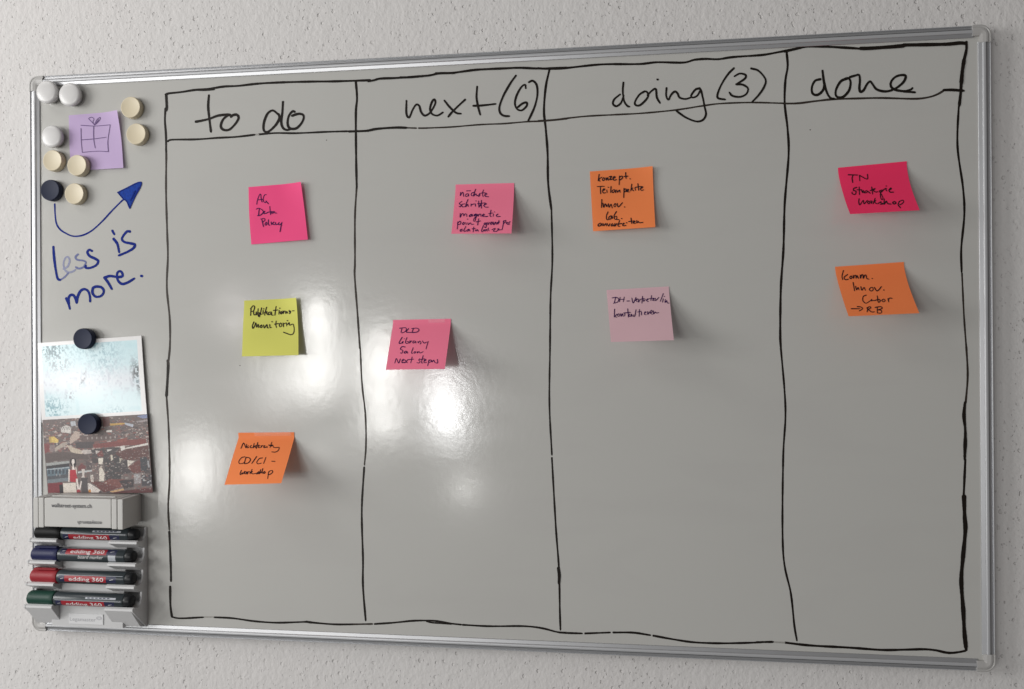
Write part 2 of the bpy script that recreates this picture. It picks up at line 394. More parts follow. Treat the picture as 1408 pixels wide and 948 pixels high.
# header underline
ink('grid_line', ['55,525 85,515 250,514 400,505 520,500 655,486'], *R5, 2.4, 'black_ink')
ink('grid_line', ['655,486 680,484'], *R5, 2.0, 'faded_black_ink')
ink('grid_line', ['682,484 800,476 950,478 1150,471 1300,468'], *R5, 2.3, 'black_ink')
ink('grid_line', ['0,485 110,482 180,470 300,463 370,465'], *R6, 2.8, base=.0003)
ink('grid_line', ['370,465 435,468', '450,468 500,468 650,462 850,445 1000,438 1150,425 1270,420 1408,405'], *R6, 1.9, 'thin_black_ink')
ink('grid_line', ['0,428 100,420 250,403 420,393 560,385 740,367 880,345 980,332 1150,325 1330,328'], *R7, 2.0, 'thin_black_ink')
ink('grid_line', ['70,462 150,460 250,447 350,436 500,430 620,427 800,430 880,420 930,402 965,380'], *R8, 2.4, 'thin_black_ink')
ink('grid_line', ['962,380 1010,379 1073,383'], *R8, 3.2, base=.0003)
# verticals
ink('grid_line', ['42,205 46,290 42,312'], *R5, 3.2, base=.0003)
ink('grid_line', ['38,300 34,380 40,460 42,520 42,600'], *R5, 2.7)
ink('grid_line', ['79,65 80,100 79,230 83,380 86,480 82,600 93,720 94,820 87,895'], (200, 180), 2.79, 2.4, 'thin_black_ink')
ink('grid_line', ['86,890 85,925 86,948', '80,0 78,50 74,115'], (200, 180), 2.79, 3.0) if False else ink('grid_line', ['79,-10 80,8 78,50 74,115'], (200, 500), 2.56, 3.3)
ink('grid_line', ['74,112 82,240 85,400 80,500 84,585'], (200, 500), 2.56, 2.3, 'thin_black_ink')
ink('grid_line', ['84,592 89,710 90,765'], (200, 500), 2.56, 2.7)
ink('grid_line', ['87,785 88,850 93,890'], (200, 500), 2.56, 2.8)
ink('grid_line', ['73,38 77,95 73,150 74,300 76,400'], (460, 100), 2.492, 2.8)
ink('grid_line', ['76,395 70,500 70,650 69,700 78,820 87,948'], (460, 100), 2.492, 2.3, 'thin_black_ink')
ink('grid_line', ['86,0 92,120 103,220 105,320 100,388'], (460, 480), 2.431, 2.0, 'thin_black_ink')
ink('grid_line', ['99,396 91,540 95,700 95,790 104,905'], (460, 480), 2.431, 2.4)
ink('grid_line', ['87,20 74,80 68,160 74,220 80,300 82,400 93,490'], (720, 90), 2.431, 2.8)
ink('grid_line', ['93,485 96,650 90,780 88,948'], (720, 90), 2.431, 2.3)
ink('grid_line', ['86,0 84,180 92,345'], (720, 480), 2.37, 2.2)
ink('grid_line', ['92,355 105,580 115,715 118,850 120,912'], (720, 480), 2.37, 2.3)
ink('grid_line', ['113,712 116,735 115,762'], (720, 480), 2.37, 3.4, base=.0003)
ink('grid_line', ['94,30 97,75 90,120 88,190 97,270 100,350 88,500 84,640 76,760 74,900 76,948'], (1040, 60), 2.257, 2.8)
ink('grid_line', ['76,0 88,140 90,220 83,350 83,630 107,760 118,860 126,906'], (1040, 480), 2.257, 2.4)
ink('grid_line', ['105,38 105,60 98,92'], (1280, 40), 2.155, 3.4, base=.0004)
ink('grid_line', ['98,92 93,125 90,160'], (1280, 40), 2.155, 4.6, base=.0007)
ink('grid_line', ['90,155 88,190 84,226'], (1280, 40), 2.155, 3.6, base=.0003)
ink('grid_line', ['86,215 82,240 79,350 95,470 99,550 90,650 91,721'], (1280, 40), 2.155, 2.7)
ink('grid_line', ['92,725 98,850 105,948'], (1280, 40), 2.155, 2.2, 'thin_black_ink')
ink('grid_line', ['105,-5 109,80 103,162'], (1280, 480), 2.155, 2.5, 'thin_black_ink')
ink('grid_line', ['101,160 98,200 102,250 100,330'], (1280, 480), 2.155, 3.8, base=.0003, wob=.2)
ink('grid_line', ['102,330 97,440'], (1280, 480), 2.155, 3.0)
ink('grid_line', ['98,440 100,500 102,540 95,620 90,690 96,780 99,840 104,890'], (1280, 480), 2.155, 4.8, base=.0003, wob=.12)
# bottom line
ink('grid_line', ['82,90 140,100 300,92'], (220, 830), 5.029, 2.3)
ink('grid_line', ['305,91 370,90'], (220, 830), 5.029, 2.0, 'faded_black_ink')
ink('grid_line', ['375,92 500,98 650,118 800,128 950,124 1010,122 1060,127 1200,138 1330,138'], (220, 830), 5.029, 2.3)
ink('grid_line', ['1012,121 1052,127'], (220, 830), 5.029, 3.0, base=.0003)
ink('grid_line', ['0,129 150,126'], (480, 830), 4.693, 2.2, 'thin_black_ink')
ink('grid_line', ['165,126 280,118 400,106 490,103 560,106 660,122 725,129'], (480, 830), 4.693, 2.3)
ink('grid_line', ['500,108 540,117 660,126'], (480, 830), 4.693, 1.7, base=.0003)
ink('grid_line', ['735,130 900,138 1080,137 1180,142 1260,155 1340,176 1405,182'], (480, 830), 4.693, 2.3)
ink('grid_line', ['30,130 60,135 190,140', '210,140 370,135'], (760, 840), 4.693, 2.3)
ink('grid_line', ['392,135 520,137 630,154', '650,157 760,178 900,200 1050,208 1200,208 1350,204'], (760, 840), 4.693, 2.5)
ink('grid_line', ['0,146 100,145'], (1040, 850), 4.4, 2.6)
ink('grid_line', ['105,146 170,150'], (1040, 850), 4.4, 2.0, 'faded_black_ink')
ink('grid_line', ['175,150 330,168 560,182 760,197 900,196 1010,194 1080,200 1170,217 1262,205 1272,192'], (1040, 850), 4.4, 2.9)
# headings
def word(name, label, lines, rg, w, m='black_ink', base=.0001):
    o = ink(name, lines, rg[0], rg[1], w, m, base, step=1.0); o['label'] = label; return o
word('handwriting', 'black handwritten word to', ['338,212 333,290 342,380 352,462', '248,392 290,385 345,372 400,352 470,345 490,350',
     '492,352 468,352 435,380 420,425 440,450 480,448 520,410 543,370 530,347 503,350 490,362',
     ], R5, 2.9)
word('handwriting', 'black handwritten word do', ['815,345 780,320 745,340 722,390 715,440 725,465 755,462 800,420 825,375 820,345', '850,262 846,330 838,400 850,440 875,455 905,450',
     '930,330 915,328 890,360 882,410 895,442 935,447 970,420 992,380 988,352 955,345 912,358'], R5, 2.9)
word('handwriting', 'black handwritten heading next (6)', ['370,292 370,375 388,398 410,350 432,318 452,325 465,365 488,388 520,372 545,335 557,305 550,285 535,300 522,345 535,378 570,388 605,368',
     '615,292 650,335 690,370 722,376', '748,286 700,330 660,370 640,395', '826,202 822,270 832,330 846,382', '802,325 860,322 945,312',
     '1076,130 1040,180 995,260 970,330 975,370 1000,388 1033,390', '1140,210 1135,188 1110,205 1080,260 1070,310 1085,345 1115,352 1145,325 1146,303 1120,308 1085,335',
     '1160,172 1185,163 1210,190 1215,250 1200,320 1175,380 1155,420'], R6, 2.5)
word('handwriting', 'black handwritten heading doing (3)', ['440,285 410,310 402,335 420,348 445,330 460,290', '458,222 455,270 462,320 478,345 490,350',
     '572,268 545,285 522,320 522,340 545,343 575,318 592,290 580,268 560,275', '588,288 610,265 632,255 638,300 655,330', '642,204',
     '690,250 688,290 700,312 715,285 735,268 750,280 760,300 790,308 820,300', '868,250 845,258 822,290 832,300 855,290 872,262',
     '850,254 872,256 885,300 895,350 902,390 885,420 850,428 800,410 765,388 742,370',
     '1052,142 1020,175 985,230 965,280 968,303 1006,310', '1055,185 1085,170 1115,178 1110,198 1065,228', '1065,228 1100,230 1128,250 1118,280 1085,295 1045,290 1028,272',
     '1145,142 1185,155 1222,200 1215,240 1185,285 1150,322'], R7, 2.4)
word('handwriting', 'black handwritten heading done', ['275,325 245,335 228,370 232,405 260,412 290,385 298,340', '287,278 295,340 310,395 330,428 355,434',
     '425,320 390,335 365,375 360,410 375,425 405,420 435,385 443,340 430,318 405,325', '440,312 470,303 490,300 495,330 492,370 497,393 515,385 535,350 552,335 565,350 590,380 640,390 690,375 735,340 750,308 738,298 700,305 672,330 667,360 690,380 740,388 775,380 788,370',
     '740,390 802,394'], R8, 2.9)
BT = ((60, 310), 7.9)
word('handwriting', 'blue capital L of the word less', ['105,228 112,330 128,460 150,570 180,590', 
     ], BT, 3.0, 'blue_ink')
word('handwriting', 'last blue letter s of the word less', ['525,275 495,262 475,290 500,330 560,360 592,385 570,430 500,460 455,455 458,435', ], BT, 3.0, 'blue_ink')
word('handwriting', 'blue handwritten word is', ['745,55 768,95', '760,145 800,200 820,290',
     '935,65 905,65 865,110 850,150 880,180 950,195 990,210 970,250 900,290 815,325', ], BT, 3.0, 'blue_ink')
word('handwriting', 'blue handwritten word more', ['245,790 270,850 285,905', '275,850 270,790 290,755 320,755 345,790 358,840',
     '360,835 370,770 400,710 440,690 480,710 500,760 505,825', '555,665 535,680 530,730 560,770 610,770 645,740 650,700 625,670 580,662 545,668',
     '660,565 700,620 740,690', '662,565 720,548 800,560', '800,562 855,550 850,510 825,495 800,515 798,570 820,615 860,635 920,615 985,575', '1060,548 1068,550'], BT, 3.0, 'blue_ink')
word('handwriting', 'fading foot of the blue letter L', ['178,590 225,560 270,512'], BT, 2.3, 'half_blue_ink')
word('handwriting', 'half faded blue letter s', ['372,312 345,340 365,370 430,380 458,400 430,450 380,465 348,450'], BT, 2.3, 'half_blue_ink')
word('handwriting', 'half wiped pale blue letter e', ['215,470 262,440 282,380 265,340 235,350 215,410 225,470 260,505 310,500 345,478'], BT, 2.2, 'pale_blue_ink')
word('drawn_arrow', 'blue arrow shaft curving up', ['143,470 148,600 165,720 215,800 300,855 370,883 450,885 540,860 640,800 760,690 880,560 1000,440 1030,415'], ((60, 230), 9.387), 1.9, 'blue_ink')
hp = parse('955,322 1060,270 1180,210 1250,188 1266,205 1240,270 1190,360 1150,440 1112,540 1094,495 1070,440 1020,400', (60, 230), 9.387)
pydata('arrow_head', [B(u, v, .0002) for u, v in hp], [tuple(range(len(hp)))], 'arrow_ink', board)
word('arrow_outline', 'dark blue edge of the arrow head', ['955,322 1060,270 1180,210 1245,190 1262,205 1240,270 1190,360 1150,440 1110,530', '955,322 1020,400 1070,440 1094,495 1108,525',
      '1160,400 1230,260', '1120,430 1180,300'], ((60, 230), 9.387), 1.2, 'blue_ink', .0005)
# small specks on the enamel
for (u, v) in ((330, 503), (1114, 180), (449, 195)):
    c = ray(*fix(u, v)); lathe('ink_speck', [(.00005, 0), (.00012, .0006), (.00005, .0007)], 'thin_black_ink', board, n=8, loc=c)

# ------------------------------------------------------------------ sticky notes
def solve_out(A, Cpx, L=.0745):
    a = ray(*fix(*A)); ds = np.linspace(0, .06, 601)
    l = [abs(np.linalg.norm(ray(*fix(*Cpx), y=-d) - a) - L) for d in ds]
    return ds[int(np.argmin(l))]
def note(label, q, m, penmat, lines, o, sc, pw, power=1.25, curl=0.0, side=0.0, flat=.06, outs=None, tape=None):
    (a, b, c, d) = [np.array(fix(*p)) for p in q]
    dl, dr = outs if outs else (solve_out(q[0], q[3]), solve_out(q[1], q[2]))
    A, Bp = ray(*a), ray(*b); Cc, D = ray(*c, y=-dr), ray(*d, y=-dl)
    def g(t): 
        t = max(0.0, (t - flat) / (1 - flat)); return t ** power
    def S(u, v):
        x = (1 - u) * ((1 - v) * A + v * D) + u * ((1 - v) * Bp + v * Cc)
        out = ((1 - u) * dl + u * dr) * g(v)
        out += curl * max(0, (u - .55) / .45) ** 2 * (1 - v) ** 2 * (1 if v < 1 else 0)   # lifted upper corner
        out += side * 4 * v * (1 - v)
        out += .0009 * math.sin(3.1 * u + 5 * v) * v
        return np.array([x[0], -max(out, 0) - .0007, x[2]])
    org = (A + Bp) / 2; root = empty('sticky_note', org); tag(root, label, 'sticky note', 'sticky notes in the columns of the board')
    n = 18; v, f = [], []
    for j in range(n + 1):
        for i in range(n + 1): v.append(S(i / n, j / n))
    for j in range(n):
        for i in range(n):
            k = j * (n + 1) + i; f.append((k, k + 1, k + n + 2, k + n + 1))
    f = [t[::-1] for t in f]
    sh = pydata('sheet', v, f, m, root, True)
    cache = {}
    def F(u0, v0, k):
        u0, v0 = fix(u0, v0); s = np.array([.4, .4]); tgt = np.array([u0, v0])
        for _ in range(14):
            p = proj(S(*np.clip(s, -.1, 1.1))); e = tgt - p
            if abs(e).max() < .02: break
            J = np.stack([(proj(S(s[0] + .01, s[1])) - p) / .01, (proj(S(s[0], s[1] + .01)) - p) / .01], 1)
            s = np.clip(s + np.linalg.solve(J, e), .001, .999)
        P = S(*s); return P + (CAM - P) / np.linalg.norm(CAM - P) * (.00035 + k)
    w = strokes('handwriting', F, lines, o, sc, pw * 1.12, penmat, root, step=.9, wob=.12)
    if tape:
        u0, u1 = tape; vv, ff = [], []
        for i in range(9):
            u = u0 + (u1 - u0) * i / 8
            for (t, h) in ((-.07, .0008), (.0, .0022 + .0006 * math.sin(i * 1.7)), (.035, .0024), (.075, .0018)):
                p = S(u, max(t, 0)); p = p + (A - D) / np.linalg.norm(A - D) * (-min(t, 0)) * .075; vv.append((p[0], p[1] - h + .0007, p[2]))
        for i in range(8):
            for j in range(3): k = i * 4 + j; ff.append((k, k + 1, k + 5, k + 4))
        pydata('tape', vv, ff, 'tape', root, True)
    adopt(root); return root

note('hot pink sticky note reading AG Data Policy, top of the to do column', [(342, 258.5), (416, 253), (424, 331), (345.5, 337)], 'hot_pink', 'pen_violet',
  ['208,378 215,330 240,262 255,255 262,310 272,352', '222,325 285,318', '325,262 305,262 288,300 290,340 310,360 325,345', '322,338 335,355 350,375',
   '238,430 228,515', '200,440 225,428 262,440 288,470 270,500 240,518 215,520', '290,478 310,462 300,478 292,495 320,492 345,480', '368,408 378,510', '345,478 400,470',
   '420,470 395,480 390,492 415,488 425,470 432,488 458,490', '270,570 290,658', '255,562 300,555 308,575 280,600', '325,600 308,625 320,640 335,620 325,602', '352,572 350,600 355,635 370,638',
   '385,600 390,632', '420,600 405,615 410,632 430,630', '438,608 445,632 470,625 485,605', '518,605 508,650 495,722', '470,628 495,635 515,615'],
  (330, 240), 9.03, 1.0, power=1.0, curl=.0055, outs=(.001, .0035), side=.0012)
note('lime yellow sticky note reading Publikationsmonitoring, middle of the to do column', [(336, 414), (410.5, 411), (411, 489), (332.5, 490.5)], 'lime', 'pen_black',
  ['238,235 232,325', '230,240 265,200 285,215 270,265 245,275', '270,275 275,315 298,315 305,280', '305,280 310,320', '330,240 325,290 335,340 352,320 345,290 325,300', '325,300 350,345', '375,228 362,290 370,315', '395,262 392,310', '403,240',
   '440,220 420,290 415,325', '415,290 445,275 440,300 460,320', '490,280 465,290 465,315 490,310 500,280 505,320 525,322', '565,210 555,270 548,325', '530,262 590,255', '605,262 600,312', '612,232',
   '630,275 618,295 630,308 642,290 630,275', '655,270 655,305 668,275 685,272 690,305 705,275 715,300', '735,262 740,288 755,268 748,298 735,305', '775,268 800,268',
   '275,410 255,460 262,495 285,460 300,420 310,480 330,440 338,485', '375,450 355,465 365,485 382,475 375,450', '400,450 410,490 430,460 445,445 450,485 465,488', '480,445 485,485 500,480', '512,408',
   '565,400 560,450 570,485', '545,440 600,432', '625,425 605,445 612,475 635,465 635,435 620,425', '655,425 660,475', '655,440 690,425', '700,425 702,465', '712,395',
   '715,445 735,420 742,455 775,440 790,450 800,510 790,560 755,578 700,560 660,545'],
  (320, 400), 9.48, 1.15, power=1.0, curl=.008, outs=(.013, .013))
note('orange sticky note reading CD/CI Workshop, bottom of the to do column', [(328, 595), (404.5, 594.5), (387.5, 664), (308.5, 666.5)], 'orange', 'pen_black',
  ['330,330 368,255 400,325 412,270', '440,295 418,305 420,325 445,315', '480,290 462,305 470,325 495,318', '520,262 505,325 530,295 540,322', '572,248 550,335', '545,290 590,285', '575,310 598,295 590,290 580,322 610,320',
   '620,290 625,320 630,300 650,290', '655,310 680,298 668,292 660,322 700,315', '705,300 708,320', '735,282', '775,245 750,320', '735,290 790,285', '770,300 790,290 800,315 835,322 880,318 870,360 830,385 775,383',
   '385,455 340,465 300,515 305,550 350,550 375,535', '400,465 375,550', '400,460 450,470 465,500 435,540 380,555', '555,450 485,550', '640,470 595,480 558,530 575,555 625,545', '690,462 655,552', '775,518 822,520',
   '335,650 315,700 325,712 350,680 352,705 385,660', '390,670 378,695 400,700 408,675 390,668', '418,670 420,705 430,675 450,668', '490,635 460,700', '460,680 500,665 478,675 495,700 545,692', '560,690 590,665 575,680 595,692 550,702',
   '615,640 595,700 625,670 640,692', '645,625 630,690', '670,665 650,685 665,695 680,680 668,668', '730,670 715,770', '725,690 745,660 785,655 785,680 745,710 720,705'],
  (300, 585), 10.53, 1.0, power=1.0, flat=.12, tape=(.3, .95))
note('rose pink sticky note reading magnetic point groups, top of the next column', [(626.5, 257), (707, 254.5), (703.5, 323.5), (620.5, 324)], 'rose', 'pen_violet',
  ['245,235 240,285 265,240 280,240 290,295', '345,255 320,265 320,295 350,285 358,255 362,290', '330,215 390,212', '440,235 405,245 400,280 440,285', '462,190 440,250 432,290 465,255 478,285 510,270 525,245 518,285 500,292',
   '575,200 560,250 570,298', '540,245 600,240', '590,280 625,262 615,245 598,260 598,290 650,298',
   '262,365 230,390 225,405 250,410 240,445 222,435', '300,400 265,410 268,445 305,440', '350,340 325,400 318,445 345,405 355,440', '395,400 395,440 400,415 440,400', '455,400 460,435', '468,358', '505,360 510,450', '545,350 545,465', '490,398 600,385', '515,440 540,400 535,430',
   '575,425 620,400 600,395 582,425 600,445 645,447', '240,540 238,595 265,545 285,545 290,575 310,545 330,550 335,585', '400,550 370,570 375,585 405,570 415,550 415,580', '465,545 440,560 445,575 480,550 465,600 450,650 432,645 440,610 480,570',
   '495,550 495,580 515,550 535,550 540,580', '555,575 590,555 575,545 560,575 600,582 640,578', '685,490 670,570 690,580', '650,540 710,530', '720,545 715,580', '735,515', '785,545 760,565 775,582 820,578',
   '205,660 195,765', '200,680 235,650 250,670 235,695 205,700', '290,665 270,685 285,700 300,680 290,665', '320,670 325,700', '345,620', '350,675 355,700 385,672 400,695 435,692', '505,615 490,705', '470,660 535,645',
   '600,670 580,690 595,700 620,670 610,740 590,730', '640,665 640,700 665,665', '690,660 675,690 700,690 700,665', '715,660 725,700 750,660 760,695', '800,640 785,690 770,670 810,660', '870,640 860,700 845,770', '860,655 900,635 890,665 860,680',
   '905,675 925,660 912,685 930,690', '960,655 940,670 950,690 930,695', '270,765 240,775 240,795 275,785', '320,725 290,790 330,790', '360,765 335,780 350,795 370,765 380,795', '435,735 425,805', '410,760 460,755', '470,770 455,785 475,790 490,770 500,795',
   '575,710 545,790 565,800 580,770', '600,765 585,785 605,790 620,765 630,790', '650,745 640,765 660,785', '700,770 745,750 740,770 715,790 760,795 790,770 800,755 775,760', '790,775 840,770'],
  (610, 245), 10.53, 1.0, power=1.15)
note('rose pink sticky note reading DLD Library Salon, low in the next column', [(540.5, 441.5), (620, 440), (612, 508.5), (530.5, 509.5)], 'rose', 'pen_violet',
  ['345,235 330,300', '310,240 390,232 408,255 385,290 340,308', '440,245 415,275 408,298 480,300', '510,240 490,300', '485,245 560,240 590,265 560,295 490,303', '345,370 310,430 302,458 335,455 355,430', '360,430 355,458', '378,392', '415,375 395,430 400,455 430,455 440,435 415,430',
   '460,420 455,455', '460,440 490,420', '520,420 500,440 505,455 530,445 540,425 545,455', '575,430 580,455 600,425 620,450 605,468', '640,425 665,455 700,440', '722,432 705,490 690,540',
   '390,510 345,505 320,540 355,560 340,600 320,592', '400,570 375,585 385,600 410,590 415,570 425,600', '505,520 480,595 500,600', '530,575 515,590 530,600 545,585 530,575', '565,575 565,600 590,575 605,598 650,578',
   '240,740 262,675 295,740 320,680', '340,710 370,700 362,685 345,705 345,735 385,730', '385,695 420,738', '430,690 385,740', '490,655 470,740', '440,690 515,685', '600,680 585,700 605,715 590,740 560,735', '650,635 625,735 650,738', '610,690 670,680',
   '660,715 690,700 680,685 662,712 670,738 700,730', '735,695 715,780', '725,715 760,695 765,720 735,735', '770,700 780,730 800,700 820,735', '855,690 860,740 830,738'],
  (520, 430), 10.53, .95, power=1.0, flat=.08, tape=(.62, .9))
note('orange sticky note reading Konzept Teilaspekte, top of the doing column', [(811, 238.5), (897, 232), (901, 314.5), (815.5, 320)], 'orange', 'pen_black',
  ['225,165 212,250', '260,200 225,225 235,255', '285,205 265,230 280,245 300,225 285,205', '315,205 320,240 335,205 345,240', '355,195 390,190 360,230 400,225', '405,215 435,200 420,190 407,215 420,240 450,230', '490,185 485,300', '488,200 520,185 530,205 500,235 485,230', '570,140 575,215', '550,190 600,185', '628,220',
   '200,322 290,318', '240,320 245,415', '270,375 300,360 285,350 270,375 280,405 310,400', '325,365 328,400', '345,330', '380,320 375,400', '420,360 395,375 400,400 425,385 435,365 440,400', '455,365 465,395 490,365 498,395', '550,345 545,465', '545,365 575,350 575,375 550,395',
   '580,385 610,365 600,355 585,385 620,390', '650,290 635,380', '640,355 665,335 650,355 675,375', '690,335 700,370', '730,285 740,370', '700,330 775,318', '760,350 795,330 785,320 765,345 775,370 805,362',
   '260,490 255,595', '275,540 285,590 305,545 325,585 330,560', '345,545 355,590 380,550 395,600', '430,540 415,570 430,585 445,560 435,540', '460,540 475,585 528,530', '557,585', '340,650 320,700 325,750 355,745', '375,700 350,720 355,745 380,735 390,700 400,735',
   '450,645 420,700 430,745 455,735 450,705 425,715', '430,745 485,750', '518,735', '240,795 212,815 215,835 245,825 255,800 265,830', '275,800 285,830 310,800 320,830', '330,800 350,835 365,800', '400,800 380,820 390,835 410,815 415,835', '430,800 430,835 455,800',
   '490,765 470,830 495,835', '465,810 520,800', '530,815 555,800 540,795 532,828 575,825', '583,790', '640,730 650,800', '610,775 680,765', '665,785 695,775 680,765 670,795 700,795', '715,760 715,795 735,770 745,790 795,785'],
  (800, 225), 9.48, 1.2, power=1.6, curl=.004, outs=(.006, .010))
note('pale pink sticky note reading kontaktieren, alone low in the doing column', [(834, 400.5), (919.5, 395.5), (926.5, 469), (840, 471.5)], 'pale_pink', 'pen_violet',
  ['225,220 205,300', '175,222 240,215 270,245 250,285 190,300', '290,215 280,280', '350,210 335,280', '270,245 350,243', '390,268 430,266', '460,225 480,295 520,215', '515,260 545,240 530,235 517,262 540,275', '560,240 555,285 585,240', '615,200 605,300', '590,240 640,230', '630,245 630,275 655,240',
   '670,260 700,240 685,235 672,262 700,275', '745,190 735,260', '705,235 775,225', '760,255 785,235 775,230 765,258 790,262', '800,225 805,262 850,215', '915,160 870,275', '915,235 905,285', '930,200', '945,245 940,290 965,260 970,290 998,298',
   '210,385 205,500', '245,455 215,490 240,500', '270,450 250,475 270,490 285,465 270,450', '300,450 305,490 325,450 335,490', '360,445 355,485', '400,380 410,500', '340,440 440,430', '430,455 415,480 440,490 455,455 460,490', '520,395 500,490 475,480 490,465', '570,390 565,490', '545,425 600,415', '600,430 600,470',
   '650,440 670,425 648,425 642,460 670,465', '690,420 690,460 715,425', '725,440 760,420 740,400 727,440 760,460', '775,410 775,455 800,425 815,440 850,435'],
  (825, 390), 10.53, .95, power=1.3)
note('deep pink sticky note reading TN Strategie Workshop, top of the done column', [(1152, 232), (1246.5, 222.5), (1264, 290), (1169, 295.5)], 'deep_pink', 'pen_black',
  ['275,275 410,278', '345,280 330,320 338,385', '440,360 435,280', '435,282 545,335 550,265', '395,455 355,470 350,500 385,510 375,555 330,545 330,520', '430,450 435,560', '400,490 465,490', '465,490 480,530 492,500', '540,500 510,515 500,530 540,530 550,510 590,538', '610,450 625,550', '590,500 660,470 635,500 670,520 700,515',
   '760,490 720,505 740,525 790,480', '745,510 735,560 745,615 762,630 772,600 745,545', '790,480 820,465 815,490 830,505', '820,433', '855,490 890,475 885,460 860,490 875,520 925,520', '430,620 425,660 440,705 490,640 500,690 550,640', '570,650 550,670 570,690 585,665 570,650', '600,645 605,685 620,650', '660,610 630,690',
   '640,660 670,640 650,665 685,690', '700,685 750,655 735,670 780,690 730,695', '790,620 790,695 820,650 840,685 890,692', '940,655 910,670 930,690 960,675 940,655', '1010,650 990,700 1025,745', '1000,660 1050,635 1070,655 1040,690 1010,700'],
  (1140, 215), 10.43, 1.3, power=1.45)
note('deep orange sticky note reading Komm. Innov., low in the done column', [(1148, 368), (1242.5, 361), (1263.5, 431.5), (1167, 436)], 'orange_deep', 'pen_black',
  ['205,190 185,270 195,320', '265,245 215,285 235,320 280,310', '315,265 295,285 310,305 330,285 315,265', '345,255 350,300 365,260 385,260 385,300 400,260 420,300', '445,250 450,300 465,250 485,250 490,300 510,255 530,255 540,300 570,310', '618,300', '345,360 365,480', '380,415 395,465 415,430 430,465', '455,420 470,470 500,430 520,470',
   '600,430 575,455 600,480 630,465 625,430 600,430', '650,430 680,475 705,470 750,415', '785,465', '530,540 490,560 485,620 530,655 590,620', '612,600 595,620 640,615', '690,550 705,640 735,620 710,600 650,618', '780,595 755,615 780,635 805,615 780,595', '845,590 855,635', '850,600 870,580 905,585',
   '318,735 440,735', '405,705 455,710 480,735 430,768', '555,720 545,780', '540,725 580,705 600,720 560,745', '560,745 610,780 650,778', '690,710 690,790', '660,715 740,705 760,730 700,750', '700,750 750,760 745,795 690,795'],
  (1140, 355), 10.43, 1.2, power=1.35)
gift = note('lilac sticky note with a drawn gift box under a cream magnet', [(95, 158), (165, 153), (170.5, 231), (97, 234.5)], 'lilac', 'pen_purple',
  ['550,582 553,700 562,805', '562,805 700,795 805,800', '550,552 680,560 822,550', '822,550 800,700 805,800', '668,560 668,680 682,765', '560,688 670,680 785,665', '668,540 640,510 622,490 650,478 672,495 662,520 672,550', '675,550 700,500 730,480 720,510 680,550', '690,535 715,500'],
  (30, 90), 6.77, .85, power=1.2, curl=.006, outs=(.001, .0025))
del gift['group']

# ------------------------------------------------------------------ magnets
def magnet(u, v, kind, h, r, label, group, behind=0.0):
    c = ray(*fix(u, v), y=-(h + behind)); root = empty('magnet', (c[0], -behind - .0004, c[2])); tag(root, label, 'magnet', group)
    if kind == 'mag_white':
        prof = [(0, 0), (0, r * .80), (h * .25, r * .84), (h * .55, r * .96), (h * .70, r), (h * .80, r * .985), (h * .90, r * .93), (h * .97, r * .78), (h * 1.01, r * .5), (h * 1.02, r * .2), (h * 1.02, 0)]
    else:
        b = .0009
        prof = [(0, 0), (0, r * .99), (h * .5, r * 1.0), (h - b * 1.6, r * .985), (h - b * .8, r * .975), (h - b * .2, r * .955), (h, r * .925), (h - .0002, r * .88), (h - .0003, 0)]
    o = lathe('cap', prof, kind, root, n=56)
    lathe('magnet_disc', [(-.0003, 0), (-.0003, r * .7), (0.0, r * .7)], 'plug', root, n=24)
    return root
GW = 'white domed magnets at the upper left'; GC = 'cream disc magnets at the upper left'; GN = 'dark navy disc magnets'
magnet(63, 124.6, 'mag_white', .0125, .0155, 'white domed magnet in the very corner of the whiteboard frame', GW)
magnet(94.5, 128.4, 'mag_white', .0115, .0157, 'white domed magnet right beside the corner magnet, above the gift note', GW)
magnet(70, 186.3, 'mag_white', .0115, .0152, 'white domed magnet left of the lilac gift note', GW)
magnet(179.4, 147.2, 'mag_cream', .0085, .0142, 'cream magnet touching the upper right corner of the lilac note', GC)
magnet(187, 183.9, 'mag_cream', .0085, .0142, 'cream magnet right of the lilac note, farthest right of all magnets', GC)
magnet(72, 219.8, 'mag_cream', .0085, .0142, 'cream magnet directly above the navy magnet by the left frame', GC)
magnet(105.6, 226.6, 'mag_cream', .0085, .0142, 'cream magnet holding the lower left corner of the lilac note', GC, .0022)
magnet(102, 265.7, 'mag_cream', .0085, .0142, 'cream magnet to the right of the navy magnet, under the lilac note', GC)
magnet(68.6, 260.6, 'mag_navy', .0085, .0142, 'navy magnet at the start of the blue drawn arrow', GN)
magnet(113.6, 465.6, 'mag_navy', .0095, .0140, 'navy magnet holding the top of the snowy postcard', GN, .0035)
magnet(120, 583.3, 'mag_navy', .0095, .0140, 'navy magnet between the two postcards, holding the rooftop postcard', GN, .005)

